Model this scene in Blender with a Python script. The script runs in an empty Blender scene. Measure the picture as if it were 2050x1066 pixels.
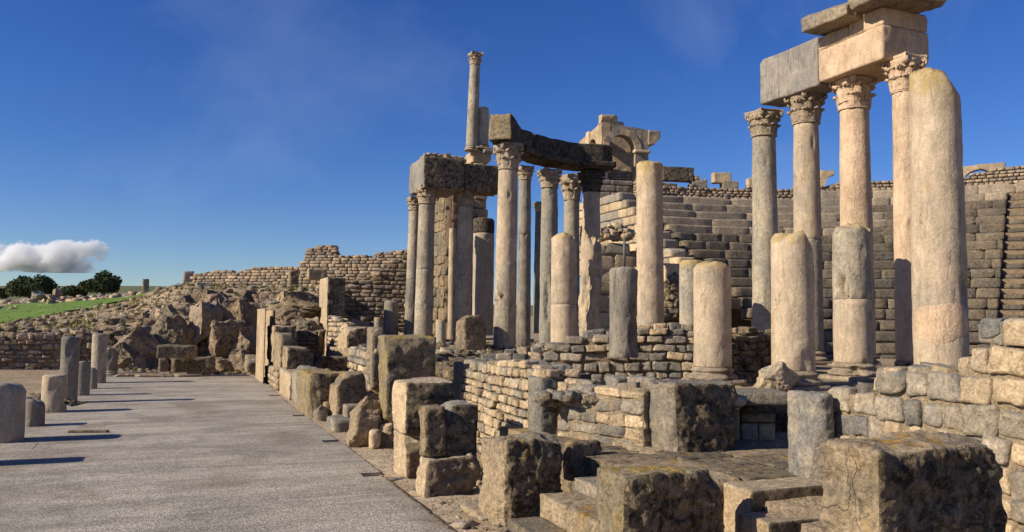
import bpy, math, random
import numpy as np
from mathutils import Vector, Matrix
R = math.radians
scene = bpy.context.scene
COL = scene.collection

# ---------------------------------------------------------------- camera
# world X runs away from the pavement towards the theatre, world Y runs along the pavement
F = 1650.0; CX, CY = 1025.0, 533.0
EYE = np.array([0.0, 0.0, 1.6])
YAW = R(-21.95); PITCH = math.atan(109/1650.0); ROLL = 0.010
fw = np.array([-math.sin(YAW)*math.cos(PITCH), math.cos(YAW)*math.cos(PITCH), math.sin(PITCH)])
rt0 = np.array([math.cos(YAW), math.sin(YAW), 0.0]); up0 = np.cross(rt0, fw)
rt = rt0*math.cos(ROLL) + up0*math.sin(ROLL); up = up0*math.cos(ROLL) - rt0*math.sin(ROLL)
cam = bpy.data.cameras.new('camera'); cam.lens = 36*F/2050; cam.sensor_width = 36
cam.clip_start = 0.1; cam.clip_end = 9000
camo = bpy.data.objects.new('camera', cam); COL.objects.link(camo)
camo.matrix_world = Matrix([[rt[0], up[0], -fw[0], EYE[0]], [rt[1], up[1], -fw[1], EYE[1]],
                            [rt[2], up[2], -fw[2], EYE[2]], [0, 0, 0, 1]])
scene.camera = camo
# ---------------------------------------------------------------- light
SUN_EL = R(30.0); PHI = R(22.0)
cx, cy = -math.cos(PHI), -math.sin(PHI)            # towards the sun, seen from the camera's frame
c, s = math.cos(-YAW), math.sin(-YAW)
SX, SY = cx*c + cy*s, -cx*s + cy*c
SUN = Vector((SX*math.cos(SUN_EL), SY*math.cos(SUN_EL), math.sin(SUN_EL)))
world = bpy.data.worlds.new("World"); scene.world = world; world.use_nodes = True
wn = world.node_tree.nodes; wl = world.node_tree.links; wn.clear()
wo = wn.new('ShaderNodeOutputWorld'); bg = wn.new('ShaderNodeBackground')
sky = wn.new('ShaderNodeTexSky'); sky.sky_type = 'NISHITA'; sky.sun_disc = False
sky.sun_elevation = SUN_EL; sky.sun_rotation = math.atan2(SX, SY)
sky.altitude = 600; sky.air_density = 1.0; sky.dust_density = 0.25; sky.ozone_density = 6.0
bg.inputs[1].default_value = 0.10
# thin cirrus veils in the sky
tc = wn.new('ShaderNodeTexCoord'); mp = wn.new('ShaderNodeMapping')
mp.inputs['Rotation'].default_value = (0.3, 0.5, 0.4); mp.inputs['Scale'].default_value = (1.4, 4.2, 2.2)
nz = wn.new('ShaderNodeTexNoise'); nz.inputs['Scale'].default_value = 1.5; nz.inputs['Detail'].default_value = 7
nz.inputs['Roughness'].default_value = 0.55; nz.inputs['Distortion'].default_value = 0.6
mr = wn.new('ShaderNodeMapRange'); mr.inputs[1].default_value = 0.52; mr.inputs[2].default_value = 0.85
mr.inputs[3].default_value = 0.0; mr.inputs[4].default_value = 0.11
hs = wn.new('ShaderNodeHueSaturation'); hs.inputs['Saturation'].default_value = 1.20; hs.inputs['Hue'].default_value = 0.518; hs.inputs['Value'].default_value = 0.82
mx = wn.new('ShaderNodeMix'); mx.data_type = 'RGBA'; mx.inputs[7].default_value = (7.5, 8.2, 9.5, 1)
wl.new(tc.outputs['Generated'], mp.inputs[0]); wl.new(mp.outputs[0], nz.inputs['Vector'])
wl.new(nz.outputs['Fac'], mr.inputs[0]); wl.new(mr.outputs[0], mx.inputs[0])
wl.new(sky.outputs[0], hs.inputs['Color']); wl.new(hs.outputs[0], mx.inputs[6])
wl.new(mx.outputs[2], bg.inputs[0]); wl.new(bg.outputs[0], wo.inputs[0])
sl = bpy.data.lights.new('sun', 'SUN'); sl.energy = 5.0; sl.angle = R(0.5); sl.color = (1.0, 0.90, 0.735)
so = bpy.data.objects.new('sun', sl); COL.objects.link(so)
so.rotation_euler = SUN.to_track_quat('Z', 'Y').to_euler()
vs = scene.view_settings; vs.view_transform = 'Standard'; vs.look = 'None'; vs.exposure = 0.42; vs.gamma = 1
vs.use_curve_mapping = False

# ---------------------------------------------------------------- measuring
def ray(px, py):
    return fw*F + rt*(px-CX) - up*(py-CY)
def atV(px, py, V): d = ray(px, py); return EYE + d*(V/d[0])
def atU(px, py, U): d = ray(px, py); return EYE + d*(U/d[1])
def atZ(px, py, z): d = ray(px, py); return EYE + d*((z-EYE[2])/d[2])
FH = np.array([-math.sin(YAW), math.cos(YAW), 0]); RH = rt0
def atD(px, py, D): d = ray(px, py); return EYE + d*(D/d.dot(FH))

# ---------------------------------------------------------------- noise
U32 = np.uint32
def _mix(h):
    h = (h ^ (h >> U32(13)))*U32(1274126177); h = (h ^ (h >> U32(16)))*U32(2246822519)
    return ((h ^ (h >> U32(15))) & U32(0xFFFFFF)).astype(np.float32)*(1.0/0xFFFFFF)
def _hash(ix, iy, iz, seed):
    s_ = U32((seed*1274126177) & 0xFFFFFFFF)
    return _mix(ix.astype(np.int32).view(U32)*U32(374761393) + iy.astype(np.int32).view(U32)*U32(668265263) + iz.astype(np.int32).view(U32)*U32(2147483647) + s_)
def vnoise(p, seed=0):
    i = np.floor(p); f = (p-i).astype(np.float32); i = i.astype(np.int32).view(U32); f = f*f*f*(f*(f*6-15)+10); r = 0
    s_ = U32((seed*1274126177) & 0xFFFFFFFF)
    X = [i[:, 0]*U32(374761393)+s_, (i[:, 0]+U32(1))*U32(374761393)+s_]; Y = [i[:, 1]*U32(668265263), (i[:, 1]+U32(1))*U32(668265263)]
    Z = [i[:, 2]*U32(2147483647), (i[:, 2]+U32(1))*U32(2147483647)]
    for a in (0, 1):
        wa = f[:, 0] if a else 1-f[:, 0]
        for b in (0, 1):
            wb = f[:, 1] if b else 1-f[:, 1]
            for c_ in (0, 1):
                wc = f[:, 2] if c_ else 1-f[:, 2]
                r = r + wa*wb*wc*_mix(X[a]+Y[b]+Z[c_])
    return r*2-1
def fbm(p, sc=1.0, octv=4, seed=0, gain=0.5):
    r = 0; a = 1.0; t = 0
    for o in range(octv):
        r = r + a*vnoise(p*sc+o*7.3, seed+o); t += a; a *= gain; sc *= 2.07
    return r/t
def ridge(p, sc=1.0, octv=4, seed=0):
    r = 0; a = 1.0; t = 0
    for o in range(octv):
        r = r + a*(1-2*np.abs(vnoise(p*sc+o*3.1, seed+o))); t += a; a *= 0.5; sc *= 2.1
    return r/t
def cells(p, sc, seed=0):
    q = p*sc; i = np.floor(q).astype(np.int64); f1 = np.full(len(p), 9.0); f2 = f1.copy(); idv = np.zeros(len(p))
    for a in (-1, 0, 1):
        for b in (-1, 0, 1):
            for c_ in (-1, 0, 1):
                X, Y, Z = i[:, 0]+a, i[:, 1]+b, i[:, 2]+c_
                pt = np.stack([X+_hash(X, Y, Z, seed), Y+_hash(X, Y, Z, seed+1), Z+_hash(X, Y, Z, seed+2)], 1)
                d = np.linalg.norm(q-pt, axis=1); m = d < f1
                f2 = np.where(m, f1, np.minimum(f2, d)); idv = np.where(m, _hash(X, Y, Z, seed+3), idv); f1 = np.where(m, d, f1)
    return f1, f2, idv

# ---------------------------------------------------------------- mesh helpers
def mk_mesh(name, v, quads, mats=(), tris=None, smooth=True, midx=None):
    v = np.asarray(v, dtype=np.float32); quads = np.asarray(quads, dtype=np.int32).reshape(-1, 4)
    tris = np.zeros((0, 3), np.int32) if tris is None else np.asarray(tris, dtype=np.int32).reshape(-1, 3)
    me = bpy.data.meshes.new(name); nq, nt = len(quads), len(tris)
    me.vertices.add(len(v)); me.vertices.foreach_set('co', v.ravel())
    me.loops.add(nq*4+nt*3); me.loops.foreach_set('vertex_index', np.concatenate([quads.ravel(), tris.ravel()]))
    me.polygons.add(nq+nt)
    ls = np.concatenate([np.arange(nq)*4, nq*4+np.arange(nt)*3]).astype(np.int32)
    me.polygons.foreach_set('loop_start', ls)
    me.polygons.foreach_set('use_smooth', np.full(nq+nt, smooth))
    if midx is not None: me.polygons.foreach_set('material_index', np.asarray(midx, dtype=np.int32))
    for m in mats: me.materials.append(m)
    me.update(calc_edges=True); me.validate()
    return me
def link(name, me, parent=None, loc=(0, 0, 0), rot=(0, 0, 0), scale=(1, 1, 1)):
    o = bpy.data.objects.new(name, me); COL.objects.link(o)
    o.location = tuple(float(a) for a in loc); o.rotation_euler = tuple(float(a) for a in rot); o.scale = tuple(float(a) for a in scale)
    if parent is not None: o.parent = parent
    return o
def tag(o, label=None, cat=None, group=None, kind=None):
    if label: o['label'] = label
    if cat: o['category'] = cat
    if group: o['group'] = group
    if kind: o['kind'] = kind
    return o
def thing(name, label, cat, loc=(0, 0, 0), rz=0.0, group=None):
    return tag(link(name, None, None, loc, (0, 0, rz)), label, cat, group)

_boxcache = {}
def box_grid(nx, ny, nz):
    k = (nx, ny, nz)
    if k in _boxcache: return _boxcache[k]
    ids = -np.ones((nx+1, ny+1, nz+1), int); pts = []
    I, J, K = np.meshgrid(np.arange(nx+1), np.arange(ny+1), np.arange(nz+1), indexing='ij')
    m = (I == 0) | (I == nx) | (J == 0) | (J == ny) | (K == 0) | (K == nz)
    ids[m] = np.arange(m.sum()); pts = np.stack([I[m]/nx-.5, J[m]/ny-.5, K[m]/nz-.5], 1)
    fs = []; fi = []
    def face(a, b, c_, d, code): q = np.stack([a.ravel(), b.ravel(), c_.ravel(), d.ravel()], 1); fs.append(q); fi.append(np.full(len(q), code))
    A = ids[0]; face(A[:-1, :-1], A[:-1, 1:], A[1:, 1:], A[1:, :-1], 0)
    A = ids[nx]; face(A[:-1, :-1], A[1:, :-1], A[1:, 1:], A[:-1, 1:], 1)
    A = ids[:, 0]; face(A[:-1, :-1], A[1:, :-1], A[1:, 1:], A[:-1, 1:], 2)
    A = ids[:, ny]; face(A[:-1, :-1], A[:-1, 1:], A[1:, 1:], A[1:, :-1], 3)
    A = ids[:, :, 0]; face(A[:-1, :-1], A[:-1, 1:], A[1:, 1:], A[1:, :-1], 4)
    A = ids[:, :, nz]; face(A[:-1, :-1], A[1:, :-1], A[1:, 1:], A[:-1, 1:], 5)
    _boxcache[k] = (pts, np.concatenate(fs), np.concatenate(fi)); return _boxcache[k]

def rock_box(sx, sy, sz, cell=0.04, amp=0.02, cuts=4, seed=1, rnd=0.03, cutsize=0.18, nmax=70, fine=0.25, crag=0.0,
             topwave=0.0, warp=None, cutlist=(), skew=0.0):
    """a stone block centred in x,y and standing on z=0; chipped corners, worn arrises, rough faces"""
    rs = np.random.RandomState(seed)
    n = [int(np.clip(math.ceil(a/cell), 2, nmax)) for a in (sx, sy, sz)]
    p0, q, fi = box_grid(*n); S = np.array([sx, sy, sz]); amp = min(amp, .05*S.min()); crag = min(crag, .08*S.min()); p = p0*S; h = S/2
    r = min(rnd, 0.45*min(S)); c_ = np.clip(p, -(h-r), h-r); d = p-c_; L = np.linalg.norm(d, axis=1, keepdims=True)
    nrm = d/np.maximum(L, 1e-9); p = c_+nrm*r
    for k in range(cuts):
        sg = rs.choice([-1, 1], 3).astype(float)
        if rs.rand() < .5: sg[rs.randint(0, 3)] *= 0.15
        nn = sg*rs.uniform(.4, 1, 3); nn /= np.linalg.norm(nn)
        corner = (np.sign(sg)*h).dot(nn); dd = corner - rs.uniform(.3, 1)*cutsize*min(1.0, max(S))
        e = p.dot(nn)-dd; e = e + 0.25*cutsize*fbm(p+seed, 3/max(.2, cutsize*3), 3, seed+k)
        p = p - nn*np.maximum(e, 0)[:, None]*0.96
    if skew:
        cor = rs.uniform(-1, 1, (2, 2, 2, 3))*skew*S*np.array([1, .6, 1.0]); t_ = p0+.5; dsp = 0
        for i in (0, 1):
            for j in (0, 1):
                for k in (0, 1):
                    w_ = (t_[:, 0] if i else 1-t_[:, 0])*(t_[:, 1] if j else 1-t_[:, 1])*(t_[:, 2] if k else 1-t_[:, 2])
                    dsp = dsp + w_[:, None]*cor[i, j, k]
        p = p+dsp
    for (nn, dd) in cutlist:
        nn = np.array(nn, float); nn /= np.linalg.norm(nn); e = p.dot(nn)-dd+0.04*fbm(p+seed, 6, 3, seed)
        p = p - nn*np.maximum(e, 0)[:, None]*0.97
    o = seed*13.7; P = p+o
    low = np.stack([fbm(P, 2.2, 2, seed+10), fbm(P, 2.2, 2, seed+20), fbm(P, 2.2, 2, seed+30)], 1)*amp*1.3
    a = fbm(P, 7, 3, seed+40)*amp*0.9 + fbm(P, 24, 3, seed+50)*amp*fine*1.6
    if crag > 0:
        f1, f2, idv = cells(P+.25*np.stack([fbm(P, 5, 2, seed+i) for i in range(3)], 1), 5.5, seed+5)
        a = a + crag*.8*ridge(P*np.array([.5, .5, 3.4]), 2.6, 3, seed+77)*(.4+.6*(p0[:, 2] < .49))
        wgt = np.where((p0[:, 1] < -.49) | (p0[:, 0] > .49), 1.0, np.where(p0[:, 2] > .49, .6, .22))
        a = a + wgt*crag*((idv-.5)*1.2 - np.clip(.10-(f2-f1), 0, .10)*5 + ridge(P, 11, 4, seed)*.9)
    p = p + low + nrm*a[:, None]
    p[:, 2] += h[2]
    if topwave: p[:, 2] += np.where(p0[:, 2] > 0, (p0[:, 2]*2), 0)*topwave*fbm(np.stack([P[:, 0], P[:, 1], 0*P[:, 0]], 1), 3.0, 3, seed+60)
    if warp: p = warp(p)
    return p, q, fi

# ---------------------------------------------------------------- materials
def nodes_of(name):
    m = bpy.data.materials.new(name); m.use_nodes = True; nt = m.node_tree; nt.nodes.clear()
    out = nt.nodes.new('ShaderNodeOutputMaterial'); b = nt.nodes.new('ShaderNodeBsdfPrincipled')
    b.inputs['Roughness'].default_value = 0.92; b.inputs['Specular IOR Level'].default_value = 0.18
    nt.links.new(b.outputs[0], out.inputs[0]); return m, nt, b
def N(nt, t, **kw):
    n = nt.nodes.new(t)
    for k, v in kw.items():
        if k in ('data_type', 'operation', 'feature', 'blend_type', 'noise_dimensions', 'clamp', 'distance', 'wave_type', 'bands_direction', 'noise_type'): setattr(n, k, v)
        else: n.inputs[k.replace('_', ' ')].default_value = v
    return n
def noise(nt, vec, sc, det=5, rough=.6, dist=0.0):
    n = N(nt, 'ShaderNodeTexNoise', Scale=sc, Detail=det, Roughness=rough, Distortion=dist); nt.links.new(vec, n.inputs['Vector']); return n.outputs['Fac']
def ramp(nt, src, a, b, lo=0.0, hi=1.0):
    n = nt.nodes.new('ShaderNodeMapRange'); n.inputs[1].default_value = a; n.inputs[2].default_value = b
    n.inputs[3].default_value = lo; n.inputs[4].default_value = hi; nt.links.new(src, n.inputs[0]); return n.outputs[0]
def mixc(nt, f, a, b, bt='MIX'):
    n = nt.nodes.new('ShaderNodeMix'); n.data_type = 'RGBA'; n.blend_type = bt
    for i, x in ((0, f), (6, a), (7, b)):
        if isinstance(x, (int, float)): n.inputs[i].default_value = x
        elif isinstance(x, tuple): n.inputs[i].default_value = (*x, 1) if len(x) == 3 else x
        else: nt.links.new(x, n.inputs[i])
    return n.outputs[2]
def math_(nt, op, a, b=0.0, cl=False):
    n = nt.nodes.new('ShaderNodeMath'); n.operation = op; n.use_clamp = cl
    for i, x in ((0, a), (1, b)):
        if isinstance(x, (int, float)): n.inputs[i].default_value = x
        else: nt.links.new(x, n.inputs[i])
    return n.outputs[0]
def stretch(nt, vec, sc):
    n = nt.nodes.new('ShaderNodeMapping'); n.inputs['Scale'].default_value = sc; nt.links.new(vec, n.inputs[0]); return n.outputs[0]

def stone(name, light, mid, grey, dark, patina=0.4, darkamt=0.3, lichen=0.15, topgrey=0.5, sc=1.0, bump=0.5, vary=0.5,
          streak=0.0, crack=0.0, pits=0.3, tint=None, det=.8, ls=1.0, toplichen=0, lichen_col=(.42, .25, .05)):
    m, nt, b = nodes_of(name)
    geo = nt.nodes.new('ShaderNodeNewGeometry'); oi = nt.nodes.new('ShaderNodeObjectInfo')
    pos = geo.outputs['Position']; L = nt.links
    rnd = math_(nt, 'FRACT', math_(nt, 'ADD', oi.outputs['Random'], geo.outputs['Random Per Island']))
    # shift the texture by the stone's own random number so that neighbours do not run on
    off = nt.nodes.new('ShaderNodeVectorMath'); off.operation = 'ADD'; cmb = nt.nodes.new('ShaderNodeCombineXYZ')
    s7 = math_(nt, 'MULTIPLY', rnd, 17.0); L.new(s7, cmb.inputs[0]); L.new(s7, cmb.inputs[2])
    L.new(pos, off.inputs[0]); L.new(cmb.outputs[0], off.inputs[1]); v = off.outputs[0]
    n1 = noise(nt, v, 1.3*sc*ls, 6, .62, .3); n2 = noise(nt, v, 5.0*sc, 7, .68, .2); n3 = noise(nt, v, 38*sc, 6, .7)
    n4 = noise(nt, v, 130*sc, 3, .6); n6 = noise(nt, v if det > .5 else stretch(nt, v, (1, 1, .45)), (15 if det > .5 else 9)*sc, 8, .72, .3)
    c1 = mixc(nt, ramp(nt, n1, .36, .64), light, mid)
    c1 = mixc(nt, ramp(nt, n2, .45, .75, 0, .55), c1, tuple(x*.72 for x in mid))
    if tint:
        r2 = math_(nt, 'FRACT', math_(nt, 'MULTIPLY', rnd, 7.31)); c1 = mixc(nt, ramp(nt, r2, .55, .75, 0, .85), c1, tint)
    nz_ = nt.nodes.new('ShaderNodeSeparateXYZ'); L.new(geo.outputs['Normal'], nz_.inputs[0])
    up_ = ramp(nt, nz_.outputs[2], .15, .9)
    pg = math_(nt, 'ADD', ramp(nt, n1, .62-.3*patina, .8-.3*patina), math_(nt, 'MULTIPLY', up_, topgrey), True)
    pg = math_(nt, 'MULTIPLY', pg, ramp(nt, n2, .32, .55), True)
    if vary: pg = math_(nt, 'ADD', pg, ramp(nt, rnd, 1-.55*vary, 1.0, 0, .9), True)
    c2 = mixc(nt, pg, c1, grey)
    n5 = noise(nt, v, 9.0*sc, 9, .78, .5)
    dk = ramp(nt, n5, .66-.28*darkamt, .74-.22*darkamt, 0, .9)
    c3 = mixc(nt, dk, c2, dark)
    if streak:
        sv = noise(nt, stretch(nt, pos, (9, 9, .8)), 1.6, 5, .6); c3 = mixc(nt, ramp(nt, sv, .55, .72, 0, streak), c3, tuple(x*1.2 for x in dark))
    if crack:
        vd = nt.nodes.new('ShaderNodeTexVoronoi'); vd.feature = 'DISTANCE_TO_EDGE'; vd.inputs['Scale'].default_value = 1.3
        wv = nt.nodes.new('ShaderNodeVectorMath'); wv.operation = 'MULTIPLY_ADD'
        ncol = N(nt, 'ShaderNodeTexNoise', Scale=3.5, Detail=6); L.new(v, ncol.inputs['Vector'])
        wv.inputs[1].default_value = (.55, .55, .55); L.new(ncol.outputs['Color'], wv.inputs[0]); L.new(stretch(nt, v, (2.6, 2.6, .75)), wv.inputs[2])
        L.new(wv.outputs[0], vd.inputs['Vector']); ck = ramp(nt, vd.outputs['Distance'], 0.0, .013, 1, 0)
        ck = math_(nt, 'MULTIPLY', ck, ramp(nt, n1, .40, .50)); c3 = mixc(nt, math_(nt, 'MULTIPLY', ck, crack), c3, tuple(x*.9 for x in dark))
    if lichen:
        ln = noise(nt, v, 3.2*sc, 8, .75, .4); lf = math_(nt, 'MULTIPLY', ramp(nt, ln, .67-.2*lichen, .70-.2*lichen), math_(nt, 'ADD', math_(nt, 'MULTIPLY', up_, .9), .25 + .3*lichen), True)
        c3 = mixc(nt, math_(nt, 'MULTIPLY', lf, .85), c3, lichen_col)
    c3 = mixc(nt, ramp(nt, n3, .3, .7, 0, .30), c3, (0, 0, 0), 'MIX') if False else mixc(nt, det, mixc(nt, det, c3, mixc(nt, ramp(nt, n6, .34, .66), (.27, .26, .25), (.70, .70, .70)), 'OVERLAY'), mixc(nt, ramp(nt, n3, .3, .7), (.30, .30, .30), (.70, .69, .68)), 'OVERLAY')
    if toplichen:
        tcg = nt.nodes.new('ShaderNodeTexCoord'); sg = nt.nodes.new('ShaderNodeSeparateXYZ'); L.new(tcg.outputs['Generated'], sg.inputs[0])
        tl = math_(nt, 'ADD', ramp(nt, sg.outputs[2], .80, 1.0, 0, .34), noise(nt, v, 7, 8, .75, .4))
        c3 = mixc(nt, ramp(nt, tl, .66, .74, 0, toplichen), c3, (.40, .27, .07)); c3 = mixc(nt, ramp(nt, tl, .86, .92, 0, .7), c3, (.10, .085, .05))
    # white speckle of crustose lichen
    sp = noise(nt, v, 55*sc, 2, .5); c3 = mixc(nt, ramp(nt, sp, .68, .73, 0, .35), c3, (.42, .40, .36))
    br = ramp(nt, math_(nt, 'FRACT', math_(nt, 'MULTIPLY', rnd, 3.77)), 0, 1, 1-.3*vary, 1+.22*vary)
    hsv = nt.nodes.new('ShaderNodeHueSaturation'); L.new(c3, hsv.inputs['Color']); L.new(br, hsv.inputs['Value'])
    L.new(hsv.outputs[0], b.inputs['Base Color'])
    vp = nt.nodes.new('ShaderNodeTexVoronoi'); vp.inputs['Scale'].default_value = 26*sc; L.new(v, vp.inputs['Vector'])
    pit = ramp(nt, vp.outputs['Distance'], 0.0, .35, -pits, 0)
    hh = math_(nt, 'ADD', math_(nt, 'MULTIPLY', n3, .55), math_(nt, 'MULTIPLY', n2, 1.3)); hh = math_(nt, 'ADD', hh, math_(nt, 'MULTIPLY', n6, 1.5)); hh = math_(nt, 'ADD', hh, math_(nt, 'MULTIPLY', n4, .16))
    hh = math_(nt, 'ADD', hh, math_(nt, 'MULTIPLY', pit, .5))
    if crack: hh = math_(nt, 'SUBTRACT', hh, math_(nt, 'MULTIPLY', ck, .4))
    bp = N(nt, 'ShaderNodeBump', Strength=min(1, bump*1.15), Distance=.04); L.new(hh, bp.inputs['Height']); L.new(bp.outputs[0], b.inputs['Normal'])
    return m

CREAM, TAN, GREY, DARK = (.62, .475, .295), (.42, .30, .18), (.25, .235, .205), (.055, .047, .038)
M = {}
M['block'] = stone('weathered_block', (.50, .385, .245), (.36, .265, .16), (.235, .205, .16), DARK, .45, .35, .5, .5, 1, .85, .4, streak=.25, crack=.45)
M['crust'] = stone('shade_dark_lichen_crust', (.38, .285, .175), (.25, .185, .115), (.165, .145, .105), (.032, .027, .02), .5, .74, .3, .4, 1, 1.0, .3)  # lichen crust, also dark enough to paint shade on faces turned from the sun
M['mid'] = stone('brown_grey_stone', (.39, .295, .18), (.27, .20, .12), (.20, .175, .13), (.04, .034, .028), .6, .55, .25, .5, 1, .95, .4, crack=.4)
M['cream'] = stone('cream_wall_stone', CREAM, (.46, .34, .21), (.27, .25, .21), (.10, .08, .06), .2, .15, .08, .6, 1.3, .6, .75)
M['grey'] = stone('grey_wall_stone', (.43, .36, .265), (.34, .275, .19), (.20, .19, .17), (.06, .052, .045), .6, .3, .16, .7, 1.2, .6, .8)
M['mortar'] = stone('earth_mortar', (.36, .26, .16), (.27, .19, .115), (.2, .17, .13), (.08, .06, .04), .2, .3, 0, .1, 2, .8, 0)
M['mortar_pale'] = stone('pale_lime_mortar', (.50, .39, .25), (.42, .31, .19), (.30, .26, .19), (.14, .11, .08), .25, .2, 0, .2, 2, .8, 0)
M['pink'] = stone('pink_marble_shaft', (.52, .408, .285), (.425, .325, .218), (.33, .285, .22), (.13, .10, .065), .42, .1, .22, .5, .9, .22, .2, streak=.4, crack=.6, pits=.12, det=.5)
M['shaft'] = stone('grey_limestone_shaft', (.43, .365, .27), (.345, .285, .20), (.25, .23, .185), (.09, .075, .06), .5, .2, .12, .5, .9, .32, .3, streak=.6, crack=.5, pits=.12, det=.55)
M['pink_top'] = stone('pink_marble_lichened_top', (.52, .408, .285), (.425, .325, .218), (.33, .285, .22), (.13, .10, .065), .42, .15, .3, .6, .9, .3, .2, streak=.4, crack=.6, pits=.12, det=.5, toplichen=.55)
M['shaft_top'] = stone('grey_limestone_lichened_top', (.43, .365, .27), (.345, .285, .20), (.25, .23, .185), (.09, .075, .06), .5, .25, .3, .6, .9, .4, .3, streak=.6, crack=.5, pits=.12, det=.55, toplichen=.55)
M['dshaft'] = stone('dark_grey_shaft', (.30, .26, .205), (.23, .195, .15), (.17, .16, .14), (.06, .052, .045), .5, .3, .2, .5, .9, .4, .3, streak=.7, crack=.25, pits=.15, det=.5)
M['capital'] = stone('carved_limestone', (.50, .40, .28), (.38, .29, .19), (.24, .21, .17), (.06, .05, .04), .35, .35, .1, .5, 2, .6, .2)
M['peach'] = stone('peach_entablature', (.60, .44, .295), (.51, .36, .23), (.41, .31, .21), (.2, .14, .1), .16, .14, .08, .3, .8, .5, .15, streak=.3, crack=.3, det=.4)
M['seat'] = stone('dark_seat_stone', (.24, .19, .13), (.18, .142, .10), (.125, .11, .088), (.04, .035, .028), .5, .45, .04, .25, .9, .7, .3, tint=(.12, .102, .078))
M['seatnew'] = stone('restored_seat_stone', (.36, .29, .21), (.28, .22, .155), (.2, .175, .14), (.08, .07, .055), .4, .25, 0, .3, .8, .4, .3, streak=.25)
M['cornice'] = stone('grey_cornice', (.40, .32, .22), (.29, .23, .16), (.22, .20, .17), (.06, .05, .04), .5, .35, .35, .6, 1, .7, .2, streak=.3)
M['archi'] = stone('streaked_grey_architrave', (.33, .29, .24), (.25, .22, .185), (.20, .19, .175), (.08, .07, .06), .6, .2, .25, .4, .9, .5, .2, streak=.9, det=.5)
M['dark'] = stone('blackened_architrave', (.17, .135, .09), (.11, .09, .065), (.09, .082, .066), (.02, .018, .015), .6, .7, .2, .3, 1, .9, .2)
M['farwall'] = stone('buff_rubble', (.44, .33, .22), (.34, .245, .155), (.24, .205, .165), (.09, .07, .05), .3, .3, .03, .7, .8, .7, .9)
M['ochre'] = stone('ochre_rock', (.38, .28, .175), (.27, .195, .125), (.19, .165, .13), (.06, .05, .038), .4, .5, .05, .7, .5, 1.0, .5)
M['yellow'] = stone('yellow_lichen_block', (.42, .34, .22), (.33, .26, .16), (.25, .22, .17), (.05, .042, .032), .5, .4, .85, .5, 1.3, .9, .2, lichen_col=(.40, .28, .07))
# ---------------------------------------------------------------- builders
def block_obj(name, p, q, mats, parent=None, loc=(0, 0, 0), rz=0.0, fi=None, facemat=None):
    midx = None
    if facemat is not None and fi is not None:
        midx = np.zeros(len(q), int)
        for code, k in facemat.items(): midx[fi == code] = k
    return link(name, mk_mesh(name, p, q, mats, midx=midx), parent, loc, (0, 0, rz))

def blk(name, label, cat, xL, xc, xR, yt, yb, V=None, z0=0.0, mat='block', mat2=None, seed=1, group=None, parent=None, depth=None,
        tilt=(0, 0), sink=0.06, **kw):
    """block whose near vertical edge is seen at xc; its left face ends at xL, its front face at xR"""
    c0 = atZ(xc, yb, z0) if V is None else (atV(xc, yb, V) if yb is not None else None)
    if c0 is None: c0 = atV(xc, yt, V).copy(); c0[2] = z0
    V, U = c0[0], c0[1]; top = atV(xc, yt, V)[2]; zb = c0[2]-sink
    su = (atV(xL, yt, V)[1]-U) if depth is None else depth
    sv = atU(xR, yt, U)[0]-V
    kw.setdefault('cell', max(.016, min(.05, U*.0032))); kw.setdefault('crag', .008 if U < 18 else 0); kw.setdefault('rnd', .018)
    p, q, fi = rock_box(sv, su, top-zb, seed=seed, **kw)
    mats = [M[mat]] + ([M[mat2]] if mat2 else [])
    o = block_obj(name, p, q, mats, parent, (V+sv/2, U+su/2, zb), 0, fi, {2: 1, 1: 1} if mat2 else None)  # mat2 puts shade into the colour of the front and right faces
    o.rotation_euler = (tilt[0], tilt[1], 0)
    if parent is None: tag(o, label, cat, group)
    elif label: o['label'] = label
    return o

_stones = {}
def stone_variants(mat, n=14, rnd=.16, amp=.05, seg=4, key='', skew=.10):
    k = (mat, n, rnd, amp, seg, key)
    if k not in _stones:
        L = []
        for i in range(n):
            p, q, fi = rock_box(1, 1, 1, cell=1/seg, amp=amp*.8, cuts=3, seed=100+i, rnd=rnd*.5, cutsize=.2, fine=.25, skew=skew)
            p[:, 2] -= .5; L.append(mk_mesh('stone', p, q, [M[mat]]))
        _stones[k] = L
    return _stones[k]
_raw = {}
def raw_variants(seg=3, n=12, rnd=.15, amp=.05):
    k = (seg, n, rnd, amp)
    if k not in _raw:
        L = []
        for i in range(n):
            p, q, fi = rock_box(1, 1, 1, cell=1/seg, amp=amp, cuts=4, seed=200+i, rnd=rnd*.4, cutsize=.35 if amp > .07 else .12, fine=.3, skew=.16 if amp > .07 else .05)
            p[:, 2] -= .5; L.append((p, q))
        _raw[k] = L
    return _raw[k]
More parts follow.
